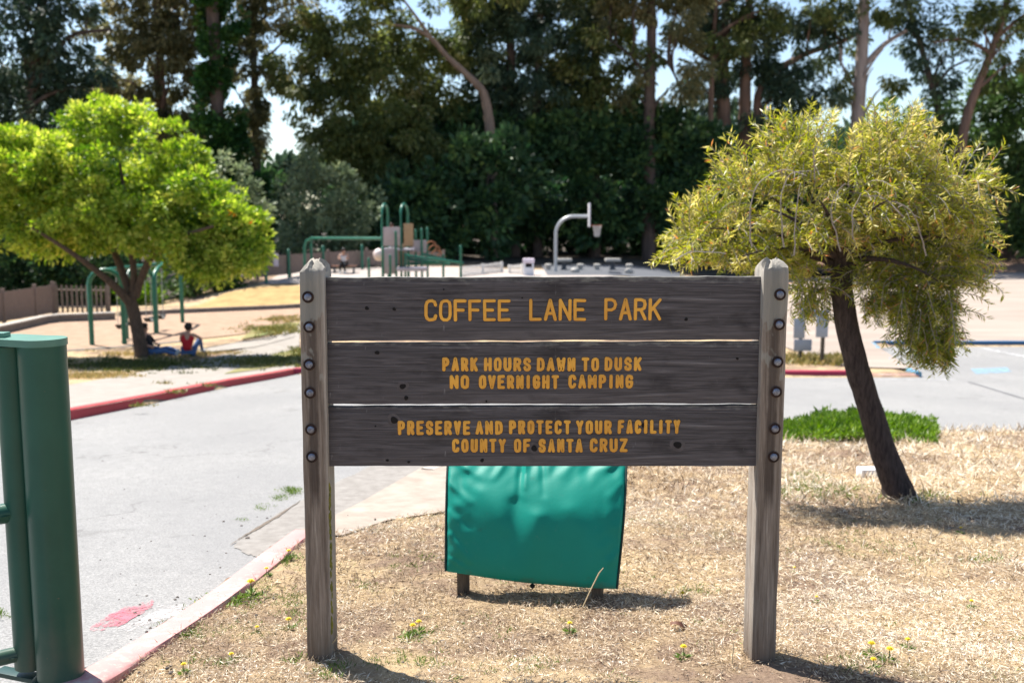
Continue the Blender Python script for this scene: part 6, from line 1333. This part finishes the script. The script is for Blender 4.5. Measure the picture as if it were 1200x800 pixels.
# yellow flowering weeds
def make_weed():
    t = thing('flowering_weed', 'x', 'weed', (0, 0, 0), 'yellow flowering weeds in the lawn'); rng = np.random.default_rng(5)
    st = MB(); st.tube([(0, 0, -.01), (.004, 0, .02), (.002, .002, .042)], .0018, 5); part(t, 'stem', st, simple('weed_stem', (.14, .2, .05), (.1, .14, .04), 20, .7))
    fl = MB()
    for ring, (r, n, z) in enumerate(((.015, 12, .002), (.012, 11, .005), (.008, 8, .008))):
        for k in range(n):
            a = 2 * math.pi * (k + ring * .5) / n; c, s = math.cos(a), math.sin(a); w = .0026
            fl.add([(.002, .002, .043 + z), (.002 + c * r * .6 - s * w, .002 + s * r * .6 + c * w, .045 + z), (.002 + c * r, .002 + s * r, .044 + z), (.002 + c * r * .6 + s * w, .002 + s * r * .6 - c * w, .045 + z)], [(0, 1, 2, 3)])
    fl.lathe((.002, .002, .042), [(.003, 0), (.006, .004), (.005, .010), (.002, .012)], 8)
    part(t, 'flower', fl, M['flower'])
    n = 46; d = rand_dirs(n, rng); d[:, 2] = np.abs(d[:, 2]) * .35 + .08
    leaf_mesh('leaves', np.zeros((n, 3)) + d * .012, d, rng.uniform(.016, .036, n), rng.uniform(.004, .008, n), rng.normal(.5, .25, n), L_WEED, t, rng=rng); return t
proto = make_weed(); placed = False
WEEDS = [(334, 648, 'yellow flowering weed at the top of the pink kerb left of the sign', 1.0), (291, 691, 'largest yellow flowering weed on the leafy clump beside the pink kerb', 1.5), (309, 668, 'yellow flowering weed between the kerb top and the large leafy clump', .9), (297, 736, 'small yellow flowering weed on bare dirt left of the left post', .7), (334, 731, 'yellow flowering weed close to the left post on its road side', 1.0), (268, 770, 'yellow flowering weed on bare dirt by the kerb near the gate', .8), (212, 782, 'lowest yellow flowering weed beside the kerb and gate', .8),
    (479, 738, 'yellow flowering weed with twin blooms right of the left post', 1.0), (487, 734, 'second bloom of the twin yellow weeds right of the left post', 1.0), (664, 734, 'yellow flowering weed in front of the covered panel, alone on straw', .9), (795, 699, 'yellow flowering weed beside a green tuft right of the covered panel', 1.0), (796, 764, 'yellow flowering weed nearest the camera left of the right post', 1.0), (927, 665, 'pale yellow flowering weed just right of the right post at mid lawn', .7), (1017, 761, 'upper left bloom of the weed cluster at the right post shadow tip', 1.1), (1037, 768, 'right bloom of the weed cluster at the right post shadow tip', 1.1), (1019, 778, 'lowest bloom of the weed cluster at the right post shadow tip', .9), (1060, 754, 'bloom standing apart above the weed cluster at lower right', .9), (1134, 706, 'yellow flowering weed alone on the far right lawn', .8), (1121, 618, 'faint yellow flowering weed right of the bottlebrush trunk', .8), (953, 699, 'small yellow flowering weed right of the right post, half hidden', .6)]
for i, (px, py, lab, sc) in enumerate(WEEDS):
    g = hit(px + 4, py + 7)
    if i == 0: t = proto
    else:
        t = proto.copy(); COL.objects.link(t)
        for ch in list(proto.children): c = ch.copy(); COL.objects.link(c); c.parent = t
    t.location = (g.x, g.y, gz(g.x, g.y) + .002); t.rotation_euler.z = i * 1.7; t.scale = (sc,) * 3; t['label'] = lab
# leafy clump by the kerb
def leafy_clump(px, py, rpx, n, label):
    rng = np.random.default_rng(int(px)); g = hit(px, py); t = thing('weed_clump', label, 'weed', g, 'leafy weed clumps by the kerb'); sx = rpx * g.y / F_PX
    x = g.x + rng.normal(0, sx * .45, n); y = g.y + rng.normal(0, sx * .45, n); d = rand_dirs(n, rng); d[:, 2] = np.abs(d[:, 2]) * .6 + .15
    leaf_mesh('leaves', np.stack([x, y, terrain(x, y) + .004], 1), d, rng.uniform(.014, .032, n), rng.uniform(.005, .010, n), rng.normal(.6, .25, n), L_WEED, t, rng=rng)
    m = MB()
    for k in range(8): m.tube([(g.x, g.y, g.z - .005), (x[k], y[k], gz(x[k], y[k]) + .02)], .0016, 4)
    part(t, 'stem', m, M['barkdark'])
leafy_clump(270, 703, 36, 420, 'largest leafy green weed clump spilling toward the pink kerb'); leafy_clump(215, 745, 22, 160, 'leafy weed clump low on the kerb, nearer the gate'); leafy_clump(350, 775, 20, 140, 'leafy weed clump at the foot of the left post'); leafy_clump(330, 655, 22, 150, 'leafy weed clump at the top end of the pink kerb'); leafy_clump(485, 748, 20, 130, 'leafy weed clump right of the left post under two blooms')
# dead leaf, pale slab, stones
g = hit(795, 735); mb = MB(); vs = []
for i in range(7):
    u = i / 6; w = .022 * math.sin(math.pi * min(1, u * .95 + .05)); vs += [(g.x - .035 + .07 * u, g.y - w, g.z + .012 + .012 * math.sin(u * 5)), (g.x - .035 + .07 * u, g.y, g.z + .02 + .01 * math.sin(u * 4)), (g.x - .035 + .07 * u, g.y + w, g.z + .014 + .012 * math.cos(u * 4))]
mb.add(vs, [(i * 3 + j, i * 3 + j + 1, i * 3 + j + 4, i * 3 + j + 3) for i in range(6) for j in range(2)]); tag(part(None, 'dead_leaf', mb, M['deadleaf']), 'curled brown dead leaf lying on the straw left of the right post', 'leaf')
g = hit(1018, 557); mb = MB(); mb.box((g.x, g.y, gz(g.x, g.y) + .03), (.17, .12, .07), .05, 0, .006); tag(part(None, 'concrete_block', mb, M['white']), 'flat white concrete block in the grass left of the bottlebrush trunk', 'block')
def stones():
    rng = np.random.default_rng(101); mb = MB()
    L_ = [(290, 631, .016), (283, 616, .008), (262, 611, .009), (240, 628, .007), (246, 673, .006), (305, 620, .007), (313, 607, .008), (177, 634, .006), (258, 665, .006), (140, 730, .006), (230, 700, .005), (265, 648, .006), (120, 540, .008)] + [(rng.uniform(110, 330), rng.uniform(540, 720), rng.uniform(.002, .005)) for _ in range(60)] + [(rng.uniform(380, 640), rng.uniform(600, 790), rng.uniform(.003, .009)) for _ in range(70)] + [(rng.uniform(150, 350), rng.uniform(690, 795), rng.uniform(.003, .009)) for _ in range(70)]
    for px, py, r in L_:
        x, y = hxy(px, py); z = gz(x, y) + (-.098 if bool(pip(road_poly, np.array([x]), np.array([y]))[0]) else .004)
        h = hit(px, py, -.1 if z < gz(x, y) - .05 else 0); x, y = h.x, h.y; z = h.z + r * .3
        mb.lathe((x, y, z), [(r * .5, -r * .6), (r * rng.uniform(.9, 1.2), -r * .1), (r * rng.uniform(.7, 1), r * .35), (r * .3, r * .6)], 7)
    tag(part(None, 'gravel', mb, simple('dark_gravel', (.16, .13, .11), (.05, .042, .038), 50, .9), False), 'loose pebbles and dirt crumbs on the road edge and bare soil', 'gravel', None, 'stuff')
stones()
